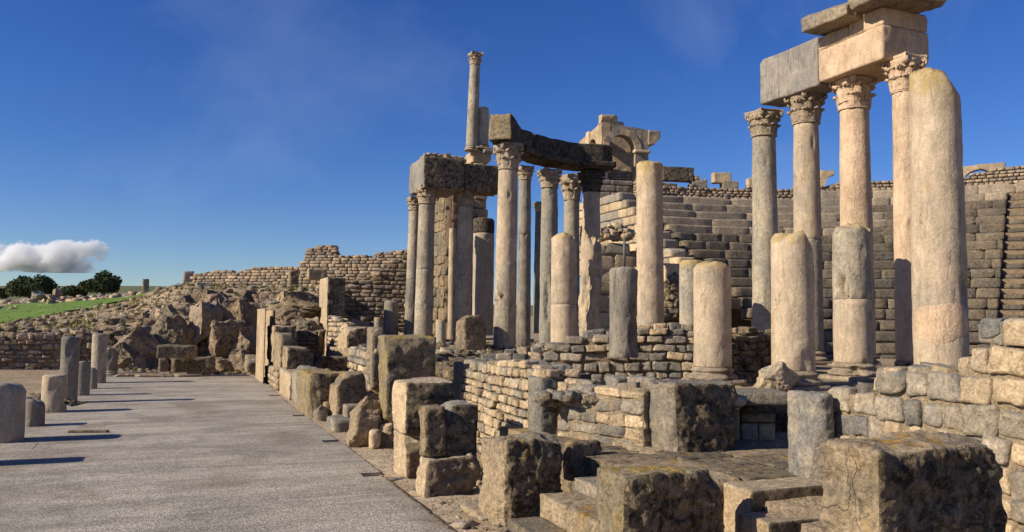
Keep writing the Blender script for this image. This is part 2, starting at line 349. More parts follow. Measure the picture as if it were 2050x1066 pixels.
def join_stones(name, items, mat, parent=None, kind='stuff', seg=3, rnd=.15, amp=.05, smooth=True, mids=None):
    """items: (centre, (sx,sy,sz), rz, tilt)"""
    if not items: return None
    rv = raw_variants(seg, rnd=rnd, amp=amp); V_, Q_ = [], []; n = 0; MI = []
    rs = np.random.RandomState(len(items))
    for ii, (c_, sz_, rz, tl) in enumerate(items):
        p, q = rv[rs.randint(len(rv))]; p = p*np.array(sz_)
        if mids is not None: MI.append(np.full(len(q), mids[ii]))
        ct, st = math.cos(tl), math.sin(tl); p = np.stack([p[:, 0]*ct+p[:, 2]*st, p[:, 1], -p[:, 0]*st+p[:, 2]*ct], 1)
        a, b = math.cos(rz), math.sin(rz); p = np.stack([p[:, 0]*a-p[:, 1]*b, p[:, 0]*b+p[:, 1]*a, p[:, 2]], 1)+np.array(c_)
        V_.append(p); Q_.append(q+n); n += len(p)
    o = link(name, mk_mesh(name, np.concatenate(V_), np.concatenate(Q_), [M[x] for x in ([mat] if isinstance(mat, str) else mat)], smooth=smooth, midx=np.concatenate(MI) if mids is not None else None), parent)
    if kind: o['kind'] = kind
    return o

def interp(x, pts):
    return float(np.interp(x, [a for a, _ in pts], [b for _, b in pts]))

def stone_wall(name, label, A, B, top, zb, ch=.12, wr=(.12, .3), t=.35, mat='cream', core='mortar', seed=1, sep=True, jit=.02,
               group=None, seg=4, gap=.012, cat='wall', piece='stone', parent=None, bot=None, topcap=True, mats=None, rag=.6, hump=.03, core_off=.03,
               maxsep=300, clip=None):
    """coursed rubble from A to B (left to right as seen), top = list of (fraction, z)"""
    A = np.array(A[:2], float); B = np.array(B[:2], float); d = B-A; L = np.linalg.norm(d); d /= L
    nrm = np.array([d[1], -d[0]])                      # towards the viewer
    if nrm.dot(-(A+B)/2) < 0: nrm = -nrm
    rz = math.atan2(d[1], d[0]); rs = np.random.RandomState(seed)
    w = parent if parent is not None else thing(name, label, cat, (A[0], A[1], zb), 0, group)
    org = np.array([A[0], A[1], zb]) if parent is None else np.array(parent.location)
    zmax = max(z for _, z in top)
    # core: ragged top
    cs_ = .05 if core_off < .02 else .15; ns = max(2, int(L/cs_)); nz = max(2, int((zmax-zb)/cs_))
    p, q, fi = rock_box(L, t, 1.0, cell=1, amp=0, cuts=0, seed=seed, rnd=.001, nmax=2)
    p0, q, fi = box_grid(min(ns, 160), 2, min(nz, 40))
    fr = p0[:, 0]+.5; zt = np.array([interp(f, top) for f in fr])-ch*.8
    zt = zt + .05*vnoise(np.stack([fr*L*5, fr*0, fr*0+seed], 1), seed)
    zbv = np.array([interp(f, bot) for f in fr]) if bot else np.full(len(fr), zb)
    Z = zbv + (p0[:, 2]+.5)*(zt-zbv)
    X = p0[:, 0]*(L-.02)+L/2; Y = p0[:, 1]*t
    Y = Y + (p0[:, 1] < 0)*fbm(np.stack([X, Z, X*0], 1)+seed, 6, 3, seed)*.02
    yy = -Y  # y>0 is away
    wx = A[0]+d[0]*X - nrm[0]*(t/2+Y*1.0+core_off); wy = A[1]+d[1]*X - nrm[1]*(t/2+Y*1.0+core_off)
    cv = np.stack([wx, wy, Z], 1)-org
    co = link('core', mk_mesh('core', cv, q if (np.cross(d, nrm) < 0) else q[:, ::-1], [M[core]]), w)
    vs_ = {m: stone_variants(m, seg=seg) for m in (mats or [mat])}
    mlist = mats or [mat]
    its = []; z = zb; k = 0
    while z < zmax:
        h = ch*rs.uniform(.75, 1.3); x = -rs.uniform(0, wr[0]); ph = rs.uniform(0, 9)
        while x < L:
            wd = rs.uniform(*wr); hh = h*rs.uniform(.9, 1.08)
            f = min(1, max(0, (x+wd/2)/L)); zt_ = interp(f, top) + rs.uniform(-rag, rag*.3)*ch
            zb_ = interp(f, bot) if bot else zb-1
            x0, x1 = max(x, 0), min(x+wd, L)
            if z+hh*.6 < zt_ and z+hh*.5 > zb_ and x1-x0 > .3*wr[0] and (clip is None or clip((x0+x1)/2, z+hh/2)):
                pr = rs.uniform(-.3, 1)*hump; dp = rs.uniform(.16, .24)*(1 if t > .25 else .8)
                zc = z+hh/2+rs.uniform(-.1, .1)*jit+ch*min(.16, jit*3)*math.sin(x*1.7+z*3)
                cpos = np.array([A[0]+d[0]*(x0+x1)/2 - nrm[0]*(dp/2-pr), A[1]+d[1]*(x0+x1)/2 - nrm[1]*(dp/2-pr), zc])
                its.append((cpos, (x1-x0-gap, dp, hh-gap), rz+rs.uniform(-.05, .05), rs.uniform(-1, 1)*jit*2, rs.randint(1000), rs.randint(len(mlist))))
            x += wd
        z += h
    if topcap:  # a loose second skin of stones along the top gives the wall its thickness
        x = 0
        while x < L:
            wd = rs.uniform(*wr); f = min(1, (x+wd/2)/L); zt_ = interp(f, top)
            for b_ in range(max(1, int(t/.18))):
                pp = A+d*(x+wd/2)-nrm*(.1+b_*.18+rs.uniform(-.04, .04)); s_ = rs.uniform(.6, 1)
                if rs.rand() < .8: its.append((np.array([pp[0], pp[1], zt_-ch*rs.uniform(.2, .55)]), (wd*s_, .18*s_, ch*s_), rz+rs.uniform(-.5, .5), rs.uniform(-.15, .15), rs.randint(1000), rs.randint(len(mlist))))
            x += wd
    its.sort(key=lambda a: np.linalg.norm(a[0][:2]))
    lim = maxsep if sep else 0
    for it in its[:lim]:
        ms = vs_[mlist[it[5]]]
        link(piece, ms[it[4] % len(ms)], w, it[0]-org, (0, it[3], it[2]), it[1])
    rest = its[lim:]
    for mi, m_ in enumerate(mlist):
        sub = [(i[0]-org, i[1], i[2], i[3]) for i in rest if i[5] == mi]
        join_stones('stonework', sub, m_, w)
    return w

# ---- columns
def lathe(name, prof, ns=40, mats=(), amp=0.004, seed=1, cap=True, gouges=(), broken=None, spike=0.0, nsq=None, colr=None):
    """prof: list of (r,z). broken=(slant, dir, rough): ragged top"""
    prof = np.array(prof, float); nr = len(prof)
    th = np.arange(ns)*2*math.pi/ns
    Rr = np.repeat(prof[:, 0], ns); Z = np.repeat(prof[:, 1], ns); T = np.tile(th, nr)
    zb, zt = prof[0, 1], prof[-1, 1]
    cap_r = [1.0, .86, .62, .35, .12]
    if cap:
        rt_ = prof[-1, 0]
        for f in cap_r[1:]:
            Rr = np.concatenate([Rr, np.full(ns, rt_*f)]); Z = np.concatenate([Z, np.full(ns, zt)]); T = np.concatenate([T, th])
    x, y = Rr*np.cos(T), Rr*np.sin(T)
    if broken:
        sl, dr, rg = broken[:3]; dome = broken[3] if len(broken) > 3 else .03
        P = np.stack([x*0+np.cos(T)*Rr, np.sin(T)*Rr, x*0+seed*3.3], 1)
        pj = (x*math.cos(dr)+y*math.sin(dr))/max(prof[-1, 0], .01); ztop = zt - sl*(.35*(pj+1)*.5+.65*np.clip(pj, 0, 1)**2) + rg*fbm(P, 2.4/max(.1, prof[-1, 0])*.4, 2, seed) + rg*.6*fbm(P, 9, 3, seed+3) + rg*.45*(cells(P, 7.0, seed)[2]-.5)
        ztop -= (rg*.5+.05*prof[-1, 0]+dome*prof[-1, 0])*np.clip((np.hypot(x, y)/max(prof[-1, 0], .01)-(.3 if dome > .1 else .8))/(.7 if dome > .1 else .2), 0, 1)**2.5
        t = (Z-zb)/(zt-zb); w = np.clip((t-.5)/.5, 0, 1) if (zt-zb) > 1 else t
        Z = Z + w*(ztop-zt)
    P = np.stack([x, y, Z], 1)+seed*5.1
    dr_ = amp*fbm(P, 2.5, 3, seed)*1.5 + amp*.7*fbm(P, 12, 3, seed+5)
    for (gt, gz, gw, gh, gd) in gouges:
        dth = np.angle(np.exp(1j*(T-gt)))
        e = (dth/gw)**2+((Z-gz)/gh)**2 + .9*fbm(P, 13, 3, seed+9); dr_ = dr_ - gd*np.clip(1-e, 0, 1)**.5*np.clip(1.4+fbm(P, 14, 3, seed), .5, 1.6)
    s_ = (Rr+dr_)/np.maximum(Rr, 1e-6); s_ = np.where(Rr < prof[-1, 0]*.9, np.where(np.arange(len(Rr)) >= nr*ns, 1, s_), s_)
    v = np.stack([x*s_, y*s_, Z], 1); n_r = len(v)//ns
    q = []
    for r_ in range(n_r-1):
        a = np.arange(ns)+r_*ns; b = (np.arange(ns)+1) % ns+r_*ns; q.append(np.stack([a, b, b+ns, a+ns], 1))
    q = np.concatenate(q); v = np.concatenate([v, [[0, 0, v[-ns:, 2].mean()]]]); ci = len(v)-1
    a = np.arange(ns)+(n_r-1)*ns; b = (np.arange(ns)+1) % ns+(n_r-1)*ns
    tr = np.stack([a, b, np.full(ns, ci)], 1)
    # close the underside
    v = np.concatenate([v, [[0, 0, v[:ns, 2].mean()]]]); ci = len(v)-1; a = np.arange(ns); b = (a+1) % ns
    tr = np.concatenate([tr, np.stack([b, a, np.full(ns, ci)], 1)])
    return mk_mesh(name, v, q, mats, tris=tr)
def shaft_prof(r0, r1, h, n=40, neck=False, z0=0.0):
    zs = np.linspace(0, h, n); P = [(r0+(r1-r0)*(z/h)**1.4, z0+z) for z in zs]
    P[0] = (P[0][0]*.985, P[0][1])
    P[-1] = (P[-1][0]*.985, P[-1][1])
    return P
def base_parts(parent, r, z, mat, seed=1, plinth=True, rot=0.0, h=.9):
    """attic base: plinth, two tori with a hollow between; returns the height"""
    ph = .32*r*h if plinth else 0
    if plinth:
        p, q, fi = rock_box(2.75*r, 2.75*r, ph, cell=.05, amp=.008, cuts=4, seed=seed, rnd=.015, cutsize=.12)
        block_obj('plinth', p, q, [M[mat]], parent, (0, 0, z), rot)
    def arc(rr, zc, rad, n=7): return [(rr+rad*math.cos(a), zc+rad*math.sin(a)) for a in np.linspace(-math.pi/2, math.pi/2, n)]
    z1 = z+ph; k = r*h; prof = arc(1.22*r, z1+.13*k, .13*k)+[(1.2*r, z1+.27*k), (1.2*r, z1+.30*k)]
    prof += [(1.1*r, z1+.33*k), (1.06*r, z1+.39*k), (1.09*r, z1+.45*k), (1.13*r, z1+.47*k)]
    prof += arc(1.07*r, z1+.56*k, .085*k, 6) + [(1.06*r, z1+.66*k), (1.05*r, z1+.70*k), (1.0*r, z1+.74*k)]
    rs = np.random.RandomState(seed)
    link('base_moulding', lathe('base_moulding', prof, 48, [M[mat]], amp=.01, seed=seed, cap=False,
         gouges=[(rs.uniform(-3, 3), z1+.15*k, .35, .12, .05) for _ in range(4)]), parent)
    return z1+.74*k

_leaf = {}
def leaf_mesh(mat, kind, seed):
    k = (mat, kind, seed)
    if k in _leaf: return _leaf[k]
    # profile (radius offset, height) from bottom to curled tip, unit capital height 1, unit bell radius
    nu, nv = 13, 11
    if kind == 'low': path = [(0, 0), (.04, .12), (.07, .24), (.13, .34), (.22, .40), (.28, .385), (.29, .34)]; w0, w1 = .40, .44
    elif kind == 'high': path = [(0, .16), (.05, .32), (.09, .46), (.16, .58), (.28, .65), (.36, .63), (.37, .575)]; w0, w1 = .36, .42
    path = np.array(path); t = np.linspace(0, 1, nv); tt = np.linspace(0, 1, len(path))
    rr = np.interp(t, tt, path[:, 0]); zz = np.interp(t, tt, path[:, 1])
    V_ = []
    for side in (0, 1):
        for i in range(nv):
            wd = (w0+(w1-w0)*t[i])*(1-.75*max(0, t[i]-.6)/.4)*(1+.16*math.cos(t[i]*math.pi*7))
            for j in range(nu):
                u = j/(nu-1)*2-1; rib = .05*abs(math.cos(u*math.pi*2.5))+.05*(1-abs(u))
                x = .52*.0+rr[i]+rib - .10*u*u - (0.13 if side else 0); y = u*wd*.5
                zz_ = zz[i]-.05*u*u*(t[i] > .5)
                V_.append((x, y, zz_))
    V_ = np.array(V_); V_ += np.stack([fbm(V_*3+seed, 2.5, 3, seed+i) for i in range(3)], 1)*.035
    q = []; n1 = nu*nv
    for i in range(nv-1):
        for j in range(nu-1):
            a = i*nu+j; q.append((a, a+1, a+nu+1, a+nu)); q.append((n1+a, n1+a+nu, n1+a+nu+1, n1+a+1))
    for i in range(nv-1):
        a = i*nu; q.append((a, a+nu, n1+a+nu, n1+a)); a = i*nu+nu-1; q.append((a, n1+a, n1+a+nu, a+nu))
    for j in range(nu-1):
        a = (nv-1)*nu+j; q.append((a, a+1, n1+a+1, n1+a))
    _leaf[k] = mk_mesh('leaf', V_, q, [M[mat]]); return _leaf[k]
def volute_mesh(mat):
    k = (mat, 'vol')
    if k in _leaf: return _leaf[k]
    V_, q = [], []; n = 34; m = 8
    pts = [(-.30, -.42), (-.20, -.22), (-.06, -.06)]
    for i in range(18):
        a = math.pi*.62-i*.42; r_ = .125*(1-i/24); pts.append((.10+r_*math.cos(a), -.10+r_*math.sin(a)))
    pts = np.array(pts); 
    for i, (x, z) in enumerate(pts):
        d = pts[min(i+1, len(pts)-1)]-pts[max(i-1, 0)]; d /= np.linalg.norm(d)+1e-9; nn = (-d[1], d[0]); rad = .058
        for j in range(m):
            a = j*2*math.pi/m; V_.append((x+nn[0]*rad*math.cos(a), .085*math.sin(a), z+nn[1]*rad*math.cos(a)))
    for i in range(len(pts)-1):
        for j in range(m):
            a = i*m+j; b = i*m+(j+1) % m; q.append((a, b, b+m, a+m))
    _leaf[k] = mk_mesh('volute', V_, q, [M[mat]]); return _leaf[k]
def capital(parent, r, z, mat, seed=1, h=None, rot=0.0, broken=0):
    """a weathered Corinthian capital standing on a shaft of radius r"""
    h = h or 2.35*r; rs = np.random.RandomState(seed)
    prof = [(r*1.0, 0), (r*1.12, .012*h), (r*1.14, .03*h), (r*1.10, .05*h), (r*1.0, .065*h)]
    prof += [(r*(1.0+.06*t+.26*t**3), h*(.065+.80*t)) for t in np.linspace(.05, 1, 14)]
    o = link('capital', lathe('capital', prof, 40, [M[mat]], amp=.02, seed=seed), parent, (0, 0, z), (0, 0, rot))
    for i in range(8):
        if rs.rand() < .06+.1*broken: continue
        a = i*math.pi/4; l = link('leaf', leaf_mesh(mat, 'low', rs.randint(3)), o, (math.cos(a)*r*.98, math.sin(a)*r*.98, .06*h), (0, 0, a), (h*.5, 2.15*r, h*1.0))
    for i in range(8):
        if rs.rand() < .06+.2*broken: continue
        a = (i+.5)*math.pi/4; l = link('leaf', leaf_mesh(mat, 'high', rs.randint(3)), o, (math.cos(a)*r*1.0, math.sin(a)*r*1.0, .04*h), (0, 0, a), (h*.5, 2.15*r, h*1.06))
    for i in range(4):
        if broken and rs.rand() < .3*broken: continue
        a = (i+.5)*math.pi/2
        link('volute', volute_mesh(mat), o, (math.cos(a)*r*1.26, math.sin(a)*r*1.26, .88*h), (0, 0, a), (h*.66, h*.9, h*.72))
    # abacus with hollowed sides
    n = 24; th = []; ring = []
    A_ = 1.16*r
    for sgn in range(4):
        for i in range(9):
            u = -1+i/8*2; x = A_*(1.0-.16*(1-u*u)); y = u*A_*1.0
            a = sgn*math.pi/2; ring.append((x*math.cos(a)-y*math.sin(a), x*math.sin(a)+y*math.cos(a)))
    ring = np.array(ring); lv = [(.92, .86), (.99, .885), (1.03, .94), (1.06, .955), (1.06, 1.0), (.5, 1.0)]
    V_ = [];
    for sc_, z_ in lv: V_ += [(x*sc_, y*sc_, z_*h) for x, y in ring]
    V_ = np.array(V_); V_ += np.stack([fbm(V_+seed*2.2, 6, 3, seed+i) for i in range(3)], 1)*r*(.10+.12*broken)
    m = len(ring); q = [(l*m+i, l*m+(i+1) % m, (l+1)*m+(i+1) % m, (l+1)*m+i) for l in range(len(lv)-1) for i in range(m)]
    V_ = np.concatenate([V_, [[0, 0, h], [0, 0, .86*h]]]); c_ = len(V_)-2
    tr = [((len(lv)-1)*m+i, (len(lv)-1)*m+(i+1) % m, c_) for i in range(m)]+[((i+1) % m, i, c_+1) for i in range(m)]
    link('abacus', mk_mesh('abacus', V_, q, [M[mat]], tris=tr), o)
    return h
def column(label, x, y, z0, ztop, r, mats=('shaft',), joints=(), base=None, cap=None, broken=None, seed=1, taper=.86, name='column', cat='column',
           group=None, gouges=(), amp=.006, lean=(0, 0), capbroken=0, caph=None, plinth=True, rot=0.0, brot=0.0, lichened=True):
    """ztop is the top of the shaft. joints: heights that split the shaft into drums"""
    t = thing(name, label, cat, (x, y, z0), rot, group); t.rotation_euler = (lean[0], lean[1], rot)
    z = 0.0
    if base: z = base_parts(t, r, 0, base, seed, plinth, brot)
    H = ztop-z0; js = [z]+[j-z0 for j in joints]+[H]
    for i in range(len(js)-1):
        a, b = js[i], js[i+1]; last = i == len(js)-2
        f = lambda zz: r*(1-(1-taper)*max(0, (zz-z)/(max(H, 3.4)-z))**1.3)
        n = max(4, min(60, int((b-a)/.07)))
        P = [(f(a)*.975, a+.001)]+[(f(zz), zz) for zz in np.linspace(a+.012, b-.012, n)]+[(f(b)*.975, b-.001)]
        rg_ = random.Random(seed*31+i); chips = [(rg_.uniform(-3.1, .3), rg_.choice([a, b, rg_.uniform(a, b), rg_.uniform(a, b)]), rg_.uniform(.08, .26), rg_.uniform(.03, .10), rg_.uniform(.008, .024)) for _ in range(2+int((b-a)*2.2))]
        mt_ = mats[i % len(mats)]
        if last and broken and lichened and mt_+'_top' in M: mt_ += '_top'
        me = lathe('drum', P, 64 if r > .26 else 44, [M[mt_]], amp=amp, seed=seed*7+i, gouges=[g for g in gouges if a <= g[1] <= b]+chips,
                   broken=broken if last and broken else None)
        link('drum', me, t)
    if cap:
        rr = r*taper; 
        capital(t, rr, H, cap, seed, caph, seed*.3 if False else 0.0, capbroken)
    return t

def beam(label, A, B, width, zb, zt, mat='archi', seed=1, name='architrave', cat='lintel', parent=None, overhang=0, mat2=None, **kw):
    """A,B: plan points of the face nearest the pavement (A far, B near end); width goes away from the viewer's side.
       zb, zt: (at A, at B)"""
    A = np.array(A[:2], float); B = np.array(B[:2], float); d = B-A; L = np.linalg.norm(d); d /= L; nr = np.array([-d[1], d[0]])
    if nr[0] < 0: nr = -nr
    H = max(zt[0]-zb[0], zt[1]-zb[1]); kw.setdefault('cell', .04); kw.setdefault('rnd', .012)
    p, q, fi = rock_box(L, width, H, seed=seed, **kw)
    f = p[:, 0]/L+.5; lo = zb[0]+(zb[1]-zb[0])*f; hi = zt[0]+(zt[1]-zt[0])*f; z = lo+(hi-lo)*p[:, 2]/H
    c0 = A+d*L/2+nr*width/2; base = min(zb)
    X = c0[0]+d[0]*p[:, 0]+nr[0]*p[:, 1]; Y = c0[1]+d[1]*p[:, 0]+nr[1]*p[:, 1]
    org = np.array([c0[0], c0[1], base]); 
    if parent is not None: org = np.array(parent.location)
    v = np.stack([X, Y, z], 1)-org
    if d[0]*nr[1]-d[1]*nr[0] < 0: q = q[:, ::-1]
    midx = None
    if mat2: midx = np.where(fi == 1, 1, 0)
    o = link(name, mk_mesh(name, v, q, [M[mat]]+([M[mat2]] if mat2 else []), midx=midx), parent, org if parent is None else (0, 0, 0))
    if parent is None: tag(o, label, cat)
    elif label: o['label'] = label
    return o
# ================================================================= GROUND
def camxy(x, y): return .9275*x-.3738*y, .3738*x+.9275*y
def sstep(a, b, x): t = np.clip((x-a)/(b-a), 0, 1); return t*t*(3-2*t)
def terrain(x, y, rough=True):
    x = np.asarray(x, float); y = np.asarray(y, float); Xc, Yc = camxy(x, y)
    px = np.where(Yc > 1, 1025+1650*Xc/np.maximum(Yc, 1), np.where(Xc < 0, -3000, 5000))
    f = np.clip(px/340, -1.2, 1)
    zl0 = np.interp(Yc, [24.5, 26, 45, 130, 400, 1500, 4000], [-.05, 1.1, 1.05, 4.1, 15, 55, 120])
    zl1 = np.interp(Yc, [24.5, 26.5, 30, 45, 130, 400, 1500, 4000], [-.05, .9, 1.4, 2.8, 5.5, 15.5, 58, 124])
    wall_y = np.clip(26.5+(px-222)*.005, 20, 26.5)
    zl = zl0+(zl1-zl0)*f; zl = np.where(Yc < wall_y+.3, -.05, np.maximum(zl, np.where(Yc < 45, 1.0, 0)))
    zm = np.interp(Yc, [26.5, 29, 32, 36, 45, 130, 400, 1500, 4000], [-.05, 1.3, 2.3, 2.9, 3.3, 5, 15, 57, 122])
    wm = sstep(250, 380, px); z = zl*(1-wm)+zm*wm
    zt = np.where(x > 3.8, np.interp(y, [-5, 3, 5, 8, 18, 60, 400], [-.05, -.05, .40, .55, .86, .86, 10]), -.05)
    zt = zt + np.where((x > 12), -.35*sstep(12, 16, x), 0)
    wr = sstep(660, 860, px)*np.where(Yc > 23, 1, 0); wr = np.where(Yc <= 23, 1, wr)
    wr = np.where((Yc <= 27) & (px < 300), 0, wr)
    z = z*(1-wr)+zt*wr
    if rough:
        P = np.stack([x, y, x*0], 1) if x.ndim == 1 else np.stack([x.ravel(), y.ravel(), x.ravel()*0], 1)
        n = fbm(P, .5, 4, 3)*.06+fbm(P, 4, 3, 9)*.018
        n2 = fbm(P, .06, 3, 5)*.6
        n = n.reshape(x.shape); n2 = n2.reshape(x.shape)
        hill = np.where((Yc > 27) & (px < 900), 1, 0)
        z = z + n*(1+1.5*hill) + n2*np.clip((Yc-60)/60, 0, 1)
        z = np.where((x < 2.2) & (x > -2.6) & (y < 27) & (z < .3), np.minimum(z, -.035), z)
    return z
def grid_sheet(name, X, Y, Z, mats):
    n, m = X.shape; v = np.stack([X.ravel(), Y.ravel(), Z.ravel()], 1); I = np.arange(n*m).reshape(n, m)
    q = np.stack([I[:-1, :-1].ravel(), I[:-1, 1:].ravel(), I[1:, 1:].ravel(), I[1:, :-1].ravel()], 1)
    me = mk_mesh(name, v, q, mats)
    o = link(name, me); return o
# ground material: gravelly dry earth
def ground_mat(name, a, b_, c_, gs=1.0, stones=.5, bump=.8):
    m, nt, b = nodes_of(name); geo = nt.nodes.new('ShaderNodeNewGeometry'); v = geo.outputs['Position']
    n1 = noise(nt, v, .8*gs, 6, .65); n2 = noise(nt, v, 9*gs, 6, .7); n3 = noise(nt, v, 70*gs, 4, .7)
    c = mixc(nt, ramp(nt, n1, .35, .65), a, b_); c = mixc(nt, ramp(nt, n2, .45, .7, 0, .6), c, c_)
    vo = nt.nodes.new('ShaderNodeTexVoronoi'); vo.inputs['Scale'].default_value = 34*gs; nt.links.new(v, vo.inputs['Vector'])
    vc = nt.nodes.new('ShaderNodeSeparateColor'); nt.links.new(vo.outputs['Color'], vc.inputs[0])
    pb = ramp(nt, vc.outputs[0], .75, .8, 0, stones); c = mixc(nt, pb, c, (.46, .38, .28))
    pb2 = ramp(nt, vc.outputs[1], .8, .84, 0, stones*.8); c = mixc(nt, pb2, c, (.10, .085, .065))
    c = mixc(nt, .5, c, mixc(nt, n3, (.3, .3, .3), (.7, .7, .7)), 'OVERLAY'); nt.links.new(c, b.inputs['Base Color'])
    h = math_(nt, 'ADD', math_(nt, 'MULTIPLY', n2, 1.2), math_(nt, 'MULTIPLY', n3, .5)); h = math_(nt, 'ADD', h, math_(nt, 'MULTIPLY', ramp(nt, vo.outputs['Distance'], 0, .6, .5, 0), .5))
    bp = N(nt, 'ShaderNodeBump', Strength=bump, Distance=.03); nt.links.new(h, bp.inputs['Height']); nt.links.new(bp.outputs[0], b.inputs['Normal']); return m
M['earth'] = ground_mat('gravelly_earth', (.38, .29, .18), (.26, .185, .115), (.17, .13, .085))
M['grass'] = ground_mat('winter_grass', (.085, .16, .02), (.12, .20, .03), (.11, .13, .035), .5, .05, .5)
M['scrub'] = ground_mat('olive_scrub', (.10, .12, .04), (.15, .14, .07), (.06, .075, .03), .05, .1, .5)
ang = np.concatenate([np.linspace(-180, -62, 40)[:-1], np.linspace(-62, 20, 330)[:-1], np.linspace(20, 180, 50)])
rad = np.concatenate([np.linspace(.3, 24, 170)[:-1], np.linspace(24, 50, 150)[:-1], np.geomspace(50, 5000, 90)])
A_, R_ = np.meshgrid(R(1)*(ang)-0.0, rad)
GX = R_*np.sin(A_); GY = R_*np.cos(A_)       # angles measured from +Y; camera looks along +21.95 deg, left edge about -10
A_, R_ = np.meshgrid(R(1)*(np.concatenate([np.linspace(-180, -14, 50)[:-1], np.linspace(-14, 60, 330)[:-1], np.linspace(60, 180, 40)])), rad)
GX = R_*np.sin(A_); GY = R_*np.cos(A_)
g = grid_sheet('ground', GX, GY, terrain(GX, GY), [M['earth'], M['scrub']]); tag(g, kind='structure')
me = g.data; ctr = np.zeros(len(me.polygons)*3); me.polygons.foreach_get('center', ctr); ctr = ctr.reshape(-1, 3)
me.polygons.foreach_set('material_index', (np.hypot(ctr[:, 0], ctr[:, 1]) > 150).astype(np.int32))
if me.polygons[100].normal.z < 0: me.flip_normals()

# the green field on the rise to the left
nx_, ny_ = 90, 70
PX = np.linspace(-900, 392, nx_); out = []
for i, px in enumerate(PX):
    near = np.interp(px, [-900, 0, 340, 392], [44, 41, 51, 62]) + 1.5*math.sin(i*.9)+1.2*math.sin(i*.37+1)
    far = np.interp(px, [-900, 0, 340, 392], [90, 84, 72, 68])+2*math.sin(i*.5)
    D_ = np.linspace(near, far, ny_); out.append(np.stack([FH[0]*D_+RH[0]*(px-1025)/1650*D_, FH[1]*D_+RH[1]*(px-1025)/1650*D_], 1))
out = np.array(out); o = grid_sheet('field', out[:, :, 0], out[:, :, 1], terrain(out[:, :, 0], out[:, :, 1])+.10, [M['grass']]); tag(o, kind='structure')
if o.data.polygons[100].normal.z < 0: o.data.flip_normals()

# ================================================================= PAVEMENT (mosaic floor of the portico)
m, nt, b = nodes_of('mosaic_floor'); geo = nt.nodes.new('ShaderNodeNewGeometry'); v = geo.outputs['Position']
na = noise(nt, stretch(nt, v, (.30, 1.9, 1)), 1.3, 10, .76, .5); nb = noise(nt, v, 1.1, 7, .68, .5); nc = noise(nt, v, 60, 3, .7); nd = noise(nt, stretch(nt, v, (.8, 2.6, 1)), 5, 9, .8)
col_ = mixc(nt, ramp(nt, na, .40, .60), (.30, .265, .215), (.52, .46, .375))
col_ = mixc(nt, ramp(nt, nb, .47, .66, 0, .75), col_, (.215, .19, .155))
col_ = mixc(nt, ramp(nt, nd, .5, .62, 0, .6), col_, (.52, .46, .39))
sx_ = nt.nodes.new('ShaderNodeSeparateXYZ'); nt.links.new(v, sx_.inputs[0])
pat = noise(nt, v, .5, 3, .5, 1.0); col_ = mixc(nt, ramp(nt, pat, .56, .64, 0, .6), col_, (.24, .18, .13))
vo = nt.nodes.new('ShaderNodeTexVoronoi'); vo.inputs['Scale'].default_value = 75; vo.inputs['Randomness'].default_value = .55; nt.links.new(v, vo.inputs['Vector'])
hs2 = nt.nodes.new('ShaderNodeSeparateColor'); nt.links.new(vo.outputs['Color'], hs2.inputs[0])
col_ = mixc(nt, .75, col_, mixc(nt, hs2.outputs[0], (.22, .22, .22), (.76, .76, .76)), 'OVERLAY')
col_ = mixc(nt, ramp(nt, vo.outputs['Distance'], .38, .62, 0, .55), col_, (.10, .085, .07))
nt.links.new(col_, b.inputs['Base Color']); b.inputs['Roughness'].default_value = .85
hh = math_(nt, 'ADD', math_(nt, 'MULTIPLY', vo.outputs['Distance'], -.5), math_(nt, 'MULTIPLY', nd, .9)); hh = math_(nt, 'ADD', hh, math_(nt, 'MULTIPLY', hs2.outputs[1], .35))
bp = N(nt, 'ShaderNodeBump', Strength=.6, Distance=.012); nt.links.new(hh, bp.inputs['Height']); nt.links.new(bp.outputs[0], b.inputs['Normal']); M['mosaic'] = m
M['kerb'] = stone('pavement_kerb', (.50, .42, .32), (.42, .34, .25), (.33, .28, .22), (.12, .1, .08), .2, .15, 0, .1, 1, .5, .3)
M['rust'] = ground_mat('rusty_dirt', (.25, .15, .09), (.18, .11, .07), (.12, .08, .05))
Ue = 24.6
def slab_sheet(name, x0, x1, y0, y1, z, t, mat, parent=None, n=(2, 2)):
    p, q, fi = box_grid(max(2, n[0]), max(2, n[1]), 1); p = p*np.array([x1-x0, y1-y0, t])+np.array([(x0+x1)/2, (y0+y1)/2, z-t/2])
    return link(name, mk_mesh(name, p, q, [M[mat]], smooth=False), parent)
pav = slab_sheet('pavement', -2.15, 1.80, -4, Ue, 0.0, .12, 'mosaic', n=(12, 60)); tag(pav, kind='structure')
me = pav.data; co = np.zeros(len(me.vertices)*3); me.vertices.foreach_get('co', co); co = co.reshape(-1, 3)
top_ = co[:, 2] > -.05; co[top_, 2] += (.004*fbm(co[top_]*1.0, .8, 2, 4)); me.vertices.foreach_set('co', co.ravel())
slots = [atZ(760, 949, 0)[1], atZ(662, 883, 0)[1], atZ(597, 832, 0)[1], atZ(545, 792, 0)[1]]
ys = [-4.0]; 
for s_ in slots: ys += [s_-.10, s_+.10]
ys.append(Ue)
k = slab_sheet('pavement_edge', 1.80, 1.98, ys[0], ys[1], -.002, .12, 'mosaic', n=(2, 12)); tag(k, kind='structure')
for i in range(2, len(ys), 2):
    o = slab_sheet('pavement_edge', 1.80, 1.98+.02*(i % 3), ys[i]+.002, ys[i+1]-.002, -.002-.002*(i % 2), .12, 'mosaic', n=(2, 12)); tag(o, kind='structure')
for i, s_ in enumerate(slots):
    o = slab_sheet('slot_floor', 1.80, 2.1, s_-.10, s_+.10, -.04, .05, 'rust', n=(2, 2)); tag(o, kind='structure')
